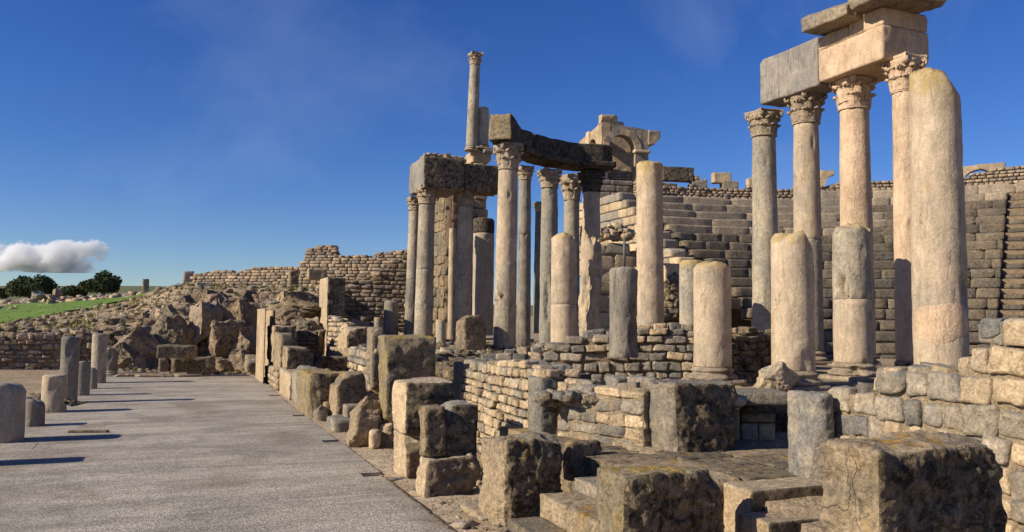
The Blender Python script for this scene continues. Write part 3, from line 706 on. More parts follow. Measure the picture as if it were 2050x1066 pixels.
# rail-thin dark edging strip along the near edge, as in the photograph
e = slab_sheet('edging_strip', 1.985, 2.0, -4, slots[0]-.11, .004, .09, 'crust', n=(2, 40)); tag(e, 'thin dark edging strip along the near right border of the grey pavement', 'edging')
M['gravel'] = ground_mat('pale_gravel', (.50, .39, .27), (.40, .30, .20), (.28, .20, .13), 1.0, .7, 1.0)
nx2, ny2 = 14, 220; gy = np.linspace(-3, 22, ny2); gx = np.linspace(2.005, 2.75, nx2); GX2, GY2 = np.meshgrid(gx, gy)
P_ = np.stack([GX2.ravel(), GY2.ravel(), 0*GX2.ravel()], 1); GZ2 = (-.02+.03*fbm(P_, 3, 3, 7)+.01*fbm(P_, 14, 2, 8)).reshape(GX2.shape)
gs_ = grid_sheet('gravel_strip', GX2, GY2, GZ2, [M['gravel']]); tag(gs_, kind='structure')
if gs_.data.polygons[5].normal.z < 0: gs_.data.flip_normals()
# small slab lying in the floor on the left
c0 = atZ(177, 866, 0); p, q, fi = rock_box(.52, .09, .03, cell=.02, amp=.003, cuts=1, rnd=.008, cutsize=.03)
tag(block_obj('floor_slab', p, q, [M['mid']], None, (c0[0], c0[1], .0), R(-14)), 'thin narrow stone slab lying flat on the left of the grey pavement', 'slab')
# rim of rough stones along the left border
rs = np.random.RandomState(5); items = []
for i in range(150):
    y = rs.uniform(8, 25.5); s_ = rs.uniform(.06, .2); items.append((np.array([-2.3+rs.uniform(-.25, .1), y, .0]), (s_*rs.uniform(.8, 1.6), s_, s_*.45), rs.uniform(0, 3), rs.uniform(-.2, .2)))
tag(join_stones('border_rubble', items, 'mid'), 'low rim of broken stones along the left border of the pavement', 'rubble', kind='stuff')
for (a, b_, c_, d_, e_, sd, lb) in ((62, 84, 140, 832, 853, 3, 'flat rough rock beside the short pale stub on the left of the pavement'), (30, 50, 98, 862, 884, 4, 'low rough rock at the foot of the nearest left stub')):
    blk('floor_rock', lb, 'rock', a, b_, c_, d_, e_, mat='mid', seed=sd, amp=.03, cuts=7, cutsize=.12, crag=.02)
# flat paving pieces at the far left end
rs = np.random.RandomState(8)
for i in range(7):
    c0 = atZ(235+i*24+rs.uniform(-6, 6), 756-rs.uniform(0, 6), 0); p, q, fi = rock_box(rs.uniform(.5, .9), rs.uniform(.4, .8), .07, cell=.05, amp=.012, cuts=3, rnd=.02, seed=i+40)
    o = block_obj('paving_slab', p, q, [M['farwall']], pav, (c0[0], c0[1], .003+.004*(i % 3)), rs.uniform(-.3, .3))

# ================================================================= LEFT ROW OF COLUMN STUBS
def stub(x0, x1, yt, yb, label, mat='shaft', seed=1, broken=(.1, 0, .03), base=None, z0=0.0, **kw):
    xm = (x0+x1)/2; c0 = atZ(xm, yb-3, z0); D = c0[:2].dot(FH[:2]); r = (x1-x0)/2/1650*D
    c0 = c0[:2]*(1+r/np.linalg.norm(c0[:2])); zt = atD(xm, yt, c0.dot(FH[:2]))[2]
    return column(label, c0[0], c0[1], z0-.01, zt, r, (mat,), broken=broken, seed=seed, taper=.98 if zt < 1 else .93, name='column_stub', cat='column stub', base=base,
                  group='column stubs along the left of the pavement', lichened=False, gouges=[(random.Random(seed).uniform(-3, 3), zt*.8, .4, .15, .03)], **kw)
stub(-36, 42, 762, 891, 'nearest and widest pale stub, cut by the left frame edge', 'pink', 1)
stub(44, 86, 796, 858, 'very low dark grey stub between the two nearest pale stubs', 'dshaft', 2)
stub(84, 130, 750, 830, 'squat clean pale drum, third of the left row', 'pink', 3, broken=(.01, 0, .01))
stub(119, 153, 674, 811, 'tall slender grey column shaft with flat top on the left of the pavement', 'dshaft', 4, broken=(.02, 0, .01))
stub(149, 178, 723, 796, 'short grey stub just right of the tall slender shaft', 'shaft', 5, broken=(.06, 2, .02))
stub(176, 194, 735, 782, 'thin low stub at the foot of the second tall left shaft', 'dshaft', 6)
stub(182, 210, 668, 771, 'second tall left shaft, paler and farther than the tallest grey one', 'shaft', 7, broken=(.01, 0, .01))
stub(208, 233, 697, 757, 'broken stub with a moulded base, last of the left row', 'dshaft', 8, broken=(.16, 1.5, .05), base='shaft')
stub(-150, -75, 790, 942, 'grey stub beyond the left frame edge that throws its shadow in', 'dshaft', 9)

# ================================================================= LEFT TERRACE WALL, RUBBLE SLOPE, ROCK OUTCROP
zz = lambda px, py, D: atD(px, py, D)[2]
stone_wall('terrace_wall', 'rough rubble terrace wall behind the left row of stubs', atD(-110, 700, 24.8), atD(225, 700, 26.5),
           [(0, zz(-110, 668, 24.8)), (.35, zz(0, 672, 25.2)), (.6, zz(90, 668, 25.8)), (.8, zz(150, 660, 26)), (1, zz(225, 676, 26.5))], -.1,
           ch=.14, wr=(.12, .36), t=.5, mats=['farwall', 'cream', 'ochre', 'farwall'], seed=11, jit=.05, hump=.07)
def scatter(name, label, n, pxr, Dr, sr, mats, seed=1, flat=.6, cond=None, seg=2, cat='rubble', lift=0.0):
    rs = np.random.RandomState(seed); its = []; mids = []
    for i in range(n):
        D = Dr[0]*(Dr[1]/Dr[0])**rs.rand(); px = rs.uniform(*pxr); x = FH[0]*D+RH[0]*(px-1025)/1650*D; y = FH[1]*D+RH[1]*(px-1025)/1650*D
        if cond is not None and not cond(x, y, px, D): continue
        s_ = sr[0]*(sr[1]/sr[0])**(rs.rand()**1.8); z = float(terrain(np.array([x]), np.array([y]))[0])
        mids.append(rs.randint(len(mats))); its.append((np.array([x, y, z+s_*flat*.2+lift]), (s_*rs.uniform(.8, 1.5), s_, s_*flat*rs.uniform(.6, 1.3)), rs.uniform(0, 3.14), rs.uniform(-.35, .35)))
    o = join_stones(name, its, list(mats), seg=seg, amp=.09, rnd=.12, mids=mids)
    if o: tag(o, label, cat)
scatter('slope_rubble', 'loose stones strewn over the slope below the green field', 1500, (-150, 400), (25.5, 50), (.04, .36), ['farwall', 'mid', 'ochre'], 21,
        cond=lambda x, y, px, D: D > 26.5+(px-222)*.005+.2)
scatter('hill_rubble', 'grey and buff stones lying on the rocky rise left of the theatre', 800, (380, 860), (30, 44), (.05, .4), ['farwall', 'mid'], 22)
scatter('field_stones', 'scattered stones along the far side of the field', 160, (-60, 380), (68, 100), (.2, .9), ['farwall', 'cream'], 23)

outc = thing('rock_outcrop', 'rugged cliff of fractured brown rock at the far end of the pavement', 'rock', (*atD(420, 745, 29)[:2], 0))
org = np.array(outc.location)
_bv = {}
def boulder_var(mat, i):
    if (mat, i) not in _bv:
        p, q, fi = rock_box(1, 1, 1, cell=.04, amp=.035, cuts=15, seed=300+i, rnd=.05, cutsize=.5, crag=.035, fine=.6, skew=.12)
        p[:, 2] -= .5; _bv[(mat, i)] = mk_mesh('boulder', p, q, [M[mat]])
    return _bv[(mat, i)]
def boulder(px, py, w, h, D, seed, mat='ochre', parent=outc, name='boulder', depth=None, rz=None, tx=0):
    rs = np.random.RandomState(seed); c_ = atD(px, py, D); s_ = D/1650
    o = link(name, boulder_var(mat, seed % 7), parent, c_-(np.array(parent.location) if parent else 0), (tx, rs.uniform(-.12, .12), (rs.uniform(-.5, .5) if rz is None else rz)-.38), (w*s_*1.12, (depth or max(w, h)*s_*.9), h*s_*1.1))
    return o
sil = [(205, 668), (260, 652), (300, 635), (350, 612), (385, 600), (430, 605), (480, 612), (540, 605), (600, 598), (655, 600)]
rs = np.random.RandomState(31); k = 0
for row in range(6):
    f = row/5; D = 25.8+f*4.6; x = 222
    while x < 660:
        w = rs.uniform(26, 62); yt = interp(x, sil); y = 738-(738-yt-8)*f+rs.uniform(-7, 7)
        if not (300 < x < 440 and row < 2 ) and not (x > 505 and row < 3):
            boulder(x+w/2, y, w*1.25, rs.uniform(34, 62), D+rs.uniform(-.3, .3), 50+k, ['ochre', 'farwall', 'mid'][k % 3]); k += 1
        x += w
# the big named masses of the outcrop
big_rocks = [(408, 650, 56, 88, 27.2, 1, 'farwall'), (345, 660, 66, 85, 26.9, 2, 'mid'), (275, 700, 80, 78, 25.9, 3, 'ochre'), (455, 692, 60, 80, 26.6, 4, 'ochre'),
             (478, 640, 70, 70, 27.6, 5, 'ochre'), (600, 612, 96, 46, 26.8, 6, 'mid'), (575, 640, 70, 44, 25.8, 0, 'ochre'), (615, 660, 50, 48, 25.4, 9, 'mid'),
             (250, 715, 46, 50, 25.4, 10, 'mid'), (485, 725, 46, 44, 25.4, 12, 'farwall'), (498, 690, 40, 60, 25.8, 13, 'ochre'), (425, 615, 40, 50, 28.5, 14, 'ochre')]
for (px, py, w, h, D, sd, mt) in big_rocks: boulder(px, py, w, h, D, sd, mt)
for i in range(46):
    px = rs.uniform(225, 650); f = rs.rand(); D = 27.2+f*3.5; yt = interp(px, sil); py = 672-f*(672-yt)+rs.uniform(0, 8)
    if px > 560 and py > 640: continue
    boulder(px, py, rs.uniform(24, 58), rs.uniform(18, 40), D, 200+i, ['ochre', 'farwall', 'mid', 'farwall'][i % 4])
# stone bench of slabs in front of the cliff
blk('stone_slab', 'long dark slab lying across the top of the stone bench at the pavement end', 'slab', 308, 314, 396, 694, 718, V=atZ(314, 748, 0)[0]+.02, mat='mid', seed=61, amp=.03, cuts=5, sink=0, cutsize=.15, depth=.9)
blk('stone_slab', 'thick low slab on the ground, under the stone bench top', 'slab', 332, 338, 432, 722, 750, mat='mid', seed=62, amp=.03, cuts=6, cutsize=.15, depth=.6)
blk('upright_stone', 'short upright stone propping the left of the stone bench', 'stone', 312, 316, 338, 717, 750, mat='ochre', seed=63, amp=.03, cuts=6, cutsize=.15, depth=.3)
blk('squared_block', 'small squared block at the right foot of the fractured cliff', 'block', 488, 494, 516, 712, 746, mat='ochre', seed=64, amp=.02, cuts=4)
scatter('end_gravel', 'grassy gravel strewn on the bare ground past the pavement end', 260, (220, 560), (23.6, 26), (.03, .16), ['farwall', 'mid'], 24, lift=.02)

# ================================================================= FAR WALLS ON THE HILL
W = stone_wall('long_wall', 'long thin coursed wall crossing the hill, left of the raised corner', atD(380, 560, 44), atD(606, 560, 42),
    [(0, zz(380, 566, 44)), (.05, zz(392, 550, 44)), (.12, zz(400, 545, 44)), (.5, zz(500, 541, 43)), (.6, zz(520, 536, 43)), (1, zz(606, 534, 42))], zz(480, 590, 44), ch=.14, wr=(.2, .6), t=.5, mat='farwall', seed=12, sep=False, seg=2)
W = stone_wall('long_wall', 'high coursed wall with a raised stub corner against the sky', atD(598, 560, 40), atD(830, 560, 39),
    [(0, zz(598, 548, 40)), (.04, zz(606, 512, 40)), (.11, zz(624, 494, 40)), (.30, zz(666, 492, 40)), (.33, zz(675, 513, 40)), (.62, zz(740, 513, 39.5)), (.74, zz(770, 504, 39)), (1, zz(830, 497, 39))], zz(700, 600, 40), ch=.14, wr=(.2, .6), t=.6, mat='farwall', seed=13, sep=False, seg=2)
W = stone_wall('low_wall', 'low dark course of wall below the long hill wall', atD(384, 580, 39), atD(592, 580, 37.5),
    [(0, zz(384, 573, 39)), (.4, zz(470, 570, 38)), (1, zz(592, 574, 37.5))], zz(480, 600, 39), ch=.14, wr=(.2, .6), t=.5, mats=['mid', 'farwall'], seed=14, sep=False, seg=2)
blk('cut_block', 'pale cut block standing at the left end of the low hill wall', 'block', 384, 392, 425, 568, 604, V=atD(392, 600, 37)[0], mat='cream', seed=71, depth=.7)
blk('cut_block', 'brown cut block standing against the long wall near the raised corner', 'block', 577, 580, 601, 541, 568, V=atD(580, 560, 41)[0], mat='mid', seed=72, depth=.5)
blk('cut_block', 'pale cut block in front of the raised stub corner', 'block', 612, 617, 655, 538, 556, V=atD(617, 550, 38.5)[0], mat='cream', seed=73, depth=.5)
W = stone_wall('courses_wall', 'tall broken rubble wall behind the twin left columns', atD(683, 600, 30.5), atD(818, 600, 31),
    [(0, zz(683, 590, 30.5)), (.05, zz(690, 566, 30.5)), (.3, zz(722, 560, 30.6)), (.5, zz(750, 545, 30.7)), (.75, zz(785, 524, 31)), (1, zz(818, 505, 31))], .5, ch=.15, wr=(.22, .5), t=.7, mats=['farwall', 'mid'], seed=15, sep=True, seg=3)
# ruins and posts far off beside the field
def far_block(label, xL, xc, xR, yt, yb, D, mat='farwall', seed=1, cat='ruin', name='ruined_pillar', depth=None):
    V = atD(xc, yb, D)[0]; return blk(name, label, cat, xL, xc, xR, yt, yb, V=V, mat=mat, seed=seed, depth=depth or (xR-xL)/1650*D, cell=.15, amp=.06, sink=.5, cutsize=.3)
far_block('lone brick pillar standing on the field skyline', 280, 284, 298, 557, 592, 75, seed=81)
far_block('small stump of wall right of the lone pillar', 320, 322, 329, 575, 590, 72, seed=82)
far_block('thin upright stone on the skyline beside the grey ruin', 344, 346, 355, 568, 588, 60, seed=83)
far_block('squat grey ruined corner at the end of the field', 362, 366, 388, 557, 586, 55, 'grey', seed=84)
rs = np.random.RandomState(9)
for i, (px, py, w, h) in enumerate([(75, 593, 22, 18), (98, 598, 26, 16), (112, 590, 14, 22), (60, 604, 30, 14), (128, 605, 26, 12), (38, 608, 22, 9), (150, 606, 16, 10)]):
    o = boulder(px, py, w, h, 82+i*.7, 90+i, ['grey', 'cream', 'farwall'][i % 3], parent=None, name='tumbled_block')
    tag(o, ['upright grey block in the heap of tumbled blocks below the first olive tree', 'dark broad block in the middle of the tumbled heap', 'squarish tan block, topmost of the tumbled heap',
            'low wide block at the front left of the tumbled heap', 'flat pale block at the right of the tumbled heap', 'small low block lying left of the tumbled heap', 'outlying block nearest the second olive tree'][i], 'block', 'tumbled blocks below the trees')

# ================================================================= OLIVE TREES
m, nt, b = nodes_of('olive_leaves'); geo = nt.nodes.new('ShaderNodeNewGeometry'); r_ = geo.outputs['Random Per Island']
nt.links.new(mixc(nt, r_, (.035, .05, .018), (.085, .105, .042)), b.inputs['Base Color']); M['leaves'] = m
m, nt, b = nodes_of('bark'); b.inputs['Base Color'].default_value = (.09, .065, .045, 1); M['bark'] = m
def tree(label, px, py, w, h, D, seed=1, n=5200, group=None):
    c0 = atD(px, py, D); gz = float(terrain(np.array([c0[0]]), np.array([c0[1]]))[0]); s_ = D/1650; w *= s_; h *= s_
    zb = min(c0[2], gz); t = thing('olive_tree', label, 'tree', (c0[0], c0[1], zb), 0, group); rs = np.random.RandomState(seed)
    link('trunk', lathe('trunk', [(.28, 0), (.2, .5), (.17, h*.3), (.12, h*.5)], 12, [M['bark']], amp=.04, seed=seed), t)
    # clumps
    nc = 26; cl = []
    for i in range(nc):
        a = rs.uniform(0, 6.28); rr = rs.rand()**.6*.40*w; zc = h*(.36+.42*rs.rand()*(1-(rr/(.55*w))**2)); cl.append((rr*math.cos(a), rr*math.sin(a), zc, rs.uniform(.12, .2)*w))
    cl = np.array(cl)
    for i in range(5):
        a = cl[i]; L = np.linalg.norm(a[:3]-[0, 0, h*.3]); d_ = Vector(a[:3]-np.array([0, 0, h*.3]))
        b_ = link('limb', lathe('limb', [(.11, 0), (.08, L*.5), (.03, L)], 8, [M['bark']], amp=.02, seed=i), t, (0, 0, h*.3)); b_.rotation_euler = d_.to_track_quat('Z', 'Y').to_euler()
    ci = rs.randint(nc, size=n); dv = rs.normal(size=(n, 3)); dv /= np.linalg.norm(dv, axis=1, keepdims=True); rr = cl[ci, 3]*(.55+.5*rs.rand(n))
    P = cl[ci, :3]+dv*rr[:, None]*np.array([1, 1, .75]); P[:, 2] = np.maximum(P[:, 2], h*.08)
    sz_ = .17; a1 = rs.normal(size=(n, 3)); a1 /= np.linalg.norm(a1, axis=1, keepdims=True); a2 = np.cross(a1, rs.normal(size=(n, 3))); a2 /= np.linalg.norm(a2, axis=1, keepdims=True)
    k1 = sz_*rs.uniform(.7, 1.5, n)[:, None]; k2 = k1*.55
    v_ = np.stack([P-a1*k1, P-a2*k2, P+a1*k1, P+a2*k2], 1).reshape(-1, 3)
    o = link('crown', mk_mesh('crown', v_, np.arange(n*4).reshape(-1, 4), [M['leaves']], smooth=False), t); o['kind'] = 'stuff'
    return t
tree('broad dark olive tree on the left, above the tumbled blocks', 58, 606, 104, 66, 110, 1, 9000)
tree('taller dark olive tree on the right of the pair', 204, 604, 84, 66, 105, 2, 8000)
tree('small bushy olive joined to the left of the taller tree', 150, 604, 52, 42, 108, 3, 3500)
tree('dark bush cut by the left frame edge beside the broad olive', -4, 604, 46, 34, 112, 4, 2500)
tree('low dark bush between the broad olive and the small one', 112, 604, 34, 22, 118, 5, 1500)
# ================================================================= THEATRE SEATING
CV, CU = 17.0, 13.3; NR = 18; TR, RI, RZ0 = .52, .36, .30
def cav(Rr, al, z): return np.array([CV+Rr*math.sin(al), CU+Rr*math.cos(al), z])
seat = thing('theatre_seating', 'curved bank of dark stone theatre seats rising behind the columns', 'seating', (CV, CU, 0))
sorg = np.array([CV, CU, 0]); its = []; rs = np.random.RandomState(41)
AIS = R(56); AW = .34
for i in range(NR):
    Rr = 16-TR*(NR-i); z0 = RZ0+RI*i
    a = R(1) if i >= 11 else R(rs.uniform(1, 4)); new = i >= 13
    while a < R(80):
        L = (rs.uniform(1.4, 2.2) if (new and a < R(36)) else rs.uniform(.7, 1.3)); da = L/Rr; am = a+da/2
        if abs((am-AIS)*Rr) > AW+L/2 or True:
            if abs((am-AIS)*Rr) < AW+L/2:
                if am < AIS: L = max(.12, (AIS-AW/Rr-a)*Rr); da = L/Rr; am = a+da/2
                else: a = AIS+AW/Rr; am = a+da/2
            gone = rs.rand() < (.012 if not new else 0)
            mt = 'seatnew' if (new and am < R(36)) or i == 17 else 'seat'
            dz = rs.uniform(-.006, .006) if mt == 'seat' else 0; dr = rs.uniform(-.015, .012) if mt == 'seat' else 0
            if not gone: its.append((cav(Rr+.29+dr, am, z0+RI/2+dz), (L-.008, .60, RI-.004), -am, 0, mt, rs.randint(999)))
            if am < AIS and a+da >= AIS-AW/Rr-.01: a = AIS+AW/Rr; continue
        a += da
def key(it): p = it[0]; return np.linalg.norm(p[:2])
vsx = {'seat': stone_variants('seat', 10, .06, .022, 5, 'seat', .015), 'seatnew': stone_variants('seatnew', 6, .03, .010, 5, 'seat', .004)}
its.sort(key=lambda it: -it[0][2]); sepn = its[:300]; rest = its[300:]
for it in sepn: link('seat_block', vsx[it[4]][it[5] % len(vsx[it[4]])], seat, it[0]-sorg, (0, 0, it[2]), it[1])
for m_ in ('seat', 'seatnew'): join_stones('seat_row', [(i[0]-sorg, i[1], i[2], 0) for i in rest if i[4] == m_], m_, seat, seg=4, rnd=.07, amp=.028)
# aisle steps (two to each row)
st = []
for i in range(NR):
    Rr = 16-TR*(NR-i)
    for k in (0, 1): st.append((cav(Rr+.16+k*.26+.3, AIS, RZ0+RI*i+RI/4+k*RI/2)-sorg, (AW*2-.03, .6, RI/2-.01), -AIS, 0))
for s_ in st: link('aisle_step', vsx['seat'][int(abs(s_[0][2])*100) % 10], seat, s_[0], (0, 0, s_[2]), s_[1])
# core under the seats
al = np.linspace(R(1), R(125), 70); prof = [(16-TR*NR+.3, 0), (16-TR*NR+.3, RZ0-.02)]
for i in range(NR): prof += [(16-TR*(NR-i)+.35, RZ0+RI*i-.02), (16-TR*(NR-i)+.35, RZ0+RI*(i+1)-.05)]
prof += [(17.2, RZ0+RI*NR-.06), (17.2, 0)]
prof = np.array(prof); vv = np.array([[Rr*math.sin(a), Rr*math.cos(a), z] for a in al for Rr, z in prof]); n_ = len(prof)
q = [(i*n_+j, (i+1)*n_+j, (i+1)*n_+j+1, i*n_+j+1) for i in range(len(al)-1) for j in range(n_-1)]
link('core', mk_mesh('core', vv, q, [M['mortar']], smooth=False), seat)
# cornice band and masonry ring above the seats
items = []; 
a = R(30)
while a < R(82):
    L = rs.uniform(.9, 1.5); link('band_block', vsx['seatnew'][rs.randint(6)], seat, cav(16.3, a+L/32, 7.0)-sorg, (0, 0, -(a+L/32)), (L-.01, .4, .42)); a += L/16
ring = thing('ring_wall', 'buff masonry wall running round the top of the seating', 'wall', (CV, CU, 6.7)); rorg = np.array([CV, CU, 6.7])
its = []; z = 6.72; course = 0
ztop = lambda a: float(np.interp(math.degrees(a), [0, 6, 12, 30, 32, 50, 52, 62, 82], [7.5, 7.48, 7.45, 7.5, 7.7, 7.75, 7.95, 7.95, 7.95]))
while z < 7.95:
    a = R(2); h = rs.uniform(.11, .15)
    while a < R(82):
        L = rs.uniform(.16, .34)
        if z+h < ztop(a)+rs.uniform(-.08, .06): its.append((cav(16.62+rs.uniform(-.02, .02), a+L/33, z+h/2), (L-.012, .3, h-.012), -(a+L/33), 0))
        a += L/16.6
    z += h
its.sort(key=lambda it: -it[0][2])
vf = stone_variants('farwall', 8, .12, .04, 3, 'ring', .06)
for it in its[:260]: link('stone', vf[rs.randint(8)], ring, it[0]-rorg, (0, 0, it[2]), it[1])
join_stones('stonework', [(i[0]-rorg, i[1], i[2], 0) for i in its[260:]], 'farwall', ring, seg=2)
al = np.linspace(R(2), R(84), 80); vv = np.array([[Rr*math.sin(a), Rr*math.cos(a), z] for a in al for Rr, z in ((16.66, -.3), (16.66, ztop(a)-6.82), (17.1, ztop(a)-6.82), (17.1, -.3))])
link('core', mk_mesh('core', vv, [(i*4+j, (i+1)*4+j, (i+1)*4+j+1, i*4+j+1) for i in range(79) for j in range(3)], [M['mortar']], smooth=False), ring)
# loose cut blocks and arch springers on the ring
def on_ring(name, label, xL, xR, yt, yb, mat='cream', seed=1, cat='block', D=None, depth=.4, arch=0):
    px = (xL+xR)/2; best = None
    for a in np.linspace(R(1), R(80), 400):
        p = cav(16.75, a, 7.4); Xc, Yc = camxy(p[0], p[1])
        if best is None or abs(1025+1650*Xc/Yc-px) < best[0]: best = (abs(1025+1650*Xc/Yc-px), a, Yc)
    a, D = best[1], best[2]; zb = atD(px, yb, D)[2]; zt = atD(px, yt, D)[2]; w = (xR-xL)/1650*D/max(.5, math.cos(a-R(22)))
    p, q, fi = rock_box(w, depth, zt-zb, cell=.035, amp=.012, cuts=4, seed=seed, rnd=.02, cutsize=.14)
    if arch:
        z = p[:, 2]; xx = p[:, 0]/w*2; e = .78*(zt-zb)*np.sqrt(np.clip(1-((xx-arch*1.05)/1.45)**2, 0, 1)); z[:] = np.where(z < e, e*.98+.02*z, z)
    pos = cav(16.75, a, zb); return tag(block_obj(name, p, q, [M[mat]], None, pos, -a), label, cat)
on_ring('dark_slab', 'long blackened slab on the ring wall beside the tall broken column', 1322, 1388, 336, 364, 'crust', 1, 'slab')
on_ring('cut_block', 'pale squared block perched highest on the ring wall', 1428, 1463, 347, 368, 'cream', 2)
on_ring('cut_block', 'pale block lying just below the perched one on the ring wall', 1444, 1477, 364, 381, 'cream', 3)
on_ring('cut_block', 'pale block on the ring wall next to the blackened slab', 1384, 1415, 360, 381, 'cream', 4)
on_ring('cut_block', 'small pale knob of stone between the perched block and the blackened slab', 1388, 1398, 353, 362, 'cream', 5)
on_ring('cut_block', 'small pale block on the ring wall left of the first architrave column', 1498, 1510, 357, 378, 'cream', 6)
on_ring('arch_springer', 'pale arch springer between the second and third tall columns', 1644, 1672, 343, 381, 'cream', 7, 'arch stone', arch=1)
on_ring('arch_springer', 'arch springer at the right, just past the thick broken column', 1922, 1966, 334, 368, 'cream', 8, 'arch stone', arch=1)
on_ring('arch_springer', 'highest arch springer on the ring wall at the far right', 1966, 2012, 329, 366, 'cream', 9, 'arch stone', arch=-1)
on_ring('arch_springer', 'arch springer cut by the right frame edge', 2012, 2062, 335, 366, 'cream', 10, 'arch stone', arch=1)
on_ring('cut_block', 'low block between the springers and the brick courses at far right', 1994, 2016, 352, 371, 'cream', 11)

# stepped end wall of the seating
ew = thing('stepped_wall', 'pale stepped end wall closing the left end of the seats', 'wall', (16.4, 29.4, 4.0)); eo = np.array([16.4, 29.4, 4.0])
vc = stone_variants('cream', 8, .04, .014, 5, 'ashlar', .006)
for i in range(9, NR):
    z0 = RZ0+RI*i; y0 = CU+16-TR*(NR-i)-.05; y = 32.5
    while y > y0+.05:
        L = min(rs.uniform(.7, 1.1), y-y0)
        if y-L-y0 < .3: L = y-y0
        link('ashlar', vc[rs.randint(8)], ew, np.array([16.55, y-L/2, z0+RI/2])-eo, (0, 0, 0), (.7, L-.008, RI-.006)); y -= L
# massive pale blocks below it, facing the stage
D0 = 31.0
stone_wall('ashlar_wall', 'wall of big pale squared blocks below the stepped wall', atD(1196, 500, 30), atD(1272, 500, 30.4), [(0, zz(1200, 476, 30)), (1, zz(1272, 478, 30))], .6, ch=.5, wr=(.8, 1.4), t=.8, mat='cream', seed=16, sep=True, seg=5, piece='ashlar', rag=.1, topcap=False)
its = []
for i in range(130):
    px = rs.uniform(1197, 1262); py = 478-rs.rand()**1.3*30*(1-abs(px-1228)/60); c_ = atD(px, py, 30.4+rs.uniform(-.2, .6)); s_ = rs.uniform(.1, .3)
    its.append((c_, (s_*1.3, s_, s_*.7), rs.uniform(0, 3), rs.uniform(-.4, .4)))
tag(join_stones('rubble_heap', its, 'cream'), 'heap of pale broken stones above the big squared blocks', 'rubble', kind='stuff')
m, nt, b = nodes_of('grey_pipe'); b.inputs['Base Color'].default_value = (.12, .13, .12, 1); b.inputs['Roughness'].default_value = .5; M['pipe'] = m
c_ = atD(1250, 535, 29.8); o = link('drain_pipe', lathe('drain_pipe', [(.045, 0), (.045, atD(1250, 478, 29.8)[2]-c_[2])], 12, [M['pipe']], amp=0), None, c_)
tag(o, 'thin grey pipe standing against the big pale blocks', 'pipe')

# ================================================================= ARCHED BUILDING above the left end of the seats
ab = thing('arched_gallery', 'ruined pale vaulted building with a round arch on top of the seating', 'building', (*atD(1205, 380, 35.2)[:2], 6.6), R(-8)); 
def arch_piece(name, w, z0, spring, z1, ow, depth, mat, parent, loc, rz, off=0.0, seed=1, top=None, n=24):
    """wall with a round-headed opening, local x along the face, y away"""
    r_ = ow/2; ln = []
    ln.append([(-w/2, z0), (-r_+off, z0)]); ln.append([(-w/2, spring), (-r_+off, spring)])
    tp = lambda x: (interp(x, top) if top else z1)
    for k in range(n+1):
        a = math.pi-k*math.pi/n; ix, iz = off+r_*math.cos(a), spring+r_*math.sin(a)
        if k < n*.25: t = k/(n*.25); ox, oz = -w/2, spring+(tp(-w/2)-spring)*t
        elif k <= n*.75: t = (k-n*.25)/(n*.5); ox = -w/2+w*t; oz = tp(ox)
        else: t = (k-n*.75)/(n*.25); ox, oz = w/2, tp(w/2)+(spring-tp(w/2))*t
        ln.append([(ox, oz), (ix, iz)])
    ln.append([(w/2, spring), (r_+off, spring)]); ln.append([(w/2, z0), (r_+off, z0)])
    V_ = []; m_ = 8
    for (a, b_) in ln:
        for j in range(m_+1): t = j/m_; V_.append((a[0]+(b_[0]-a[0])*t, 0, a[1]+(b_[1]-a[1])*t))
    V_ = np.array(V_); nV = len(V_); B_ = V_.copy(); B_[:, 1] = depth; V2 = np.concatenate([V_, B_]); q = []
    nl = len(ln); w1 = m_+1
    for i in range(nl-1):
        for j in range(m_):
            a = i*w1+j; q.append((a, a+1, a+w1+1, a+w1)); q.append((nV+a, nV+a+w1, nV+a+w1+1, nV+a+1))
        a = i*w1; q.append((a, a+w1, nV+a+w1, nV+a)); a = i*w1+m_; q.append((a, nV+a, nV+a+w1, a+w1))
    for i in (0, nl-1):
        for j in range(m_): a = i*w1+j; q.append((a, a+1, nV+a+1, nV+a) if i else (a, nV+a, nV+a+1, a+1))
    V2 = V2+np.stack([fbm(V2+seed*3, 3, 3, seed+i) for i in range(3)], 1)*.03
    return link(name, mk_mesh(name, V2, q, [M[mat]], smooth=False), parent, loc, (0, 0, rz))
s35 = 35.2/1650; H0 = 6.6
hz = lambda py: atD(1240, py, 35.2)[2]-H0
arch_piece('arch_wall', 2.15, hz(338), hz(296), hz(250), 1.24, .5, 'cream', ab, (1.075, 0, 0), 0, -.155, seed=2, top=[(-1.08, hz(245)), (1.08, hz(255))])
arch_piece('side_arch_wall', 3.0, hz(345), hz(292), hz(250), 1.1, .4, 'cream', ab, (-.02, 1.5, 0), R(90)+math.pi, .25, seed=3, top=[(-1.5, hz(256)), (.0, hz(251)), (1.5, hz(245))])
for k in range(9):       # voussoirs of the big arch, a little proud of the face
    a = math.pi*(k+.5)/9; r0, r1 = .62, .90; V_ = []
    for y in (-.03, .1):
        for rr in (r0, r1):
            for aa in (a-math.pi/18+.012, a+math.pi/18-.012): V_.append((.92+rr*math.cos(aa), y, hz(296)+rr*math.sin(aa)))
    link('voussoir', mk_mesh('voussoir', V_, [(0, 1, 3, 2), (4, 6, 7, 5), (0, 4, 5, 1), (2, 3, 7, 6), (0, 2, 6, 4), (1, 5, 7, 3)], [M['cream']], smooth=False), ab)
def part_box(name, parent, x0, x1, y0, y1, z0, z1, mat, seed=1, **kw):
    kw.setdefault('cell', .06); kw.setdefault('cutsize', .1)
    p, q, fi = rock_box(x1-x0, y1-y0, z1-z0, seed=seed, amp=kw.pop('amp', .012), **kw); return block_obj(name, p, q, [M[mat]], parent, ((x0+x1)/2, (y0+y1)/2, z0))
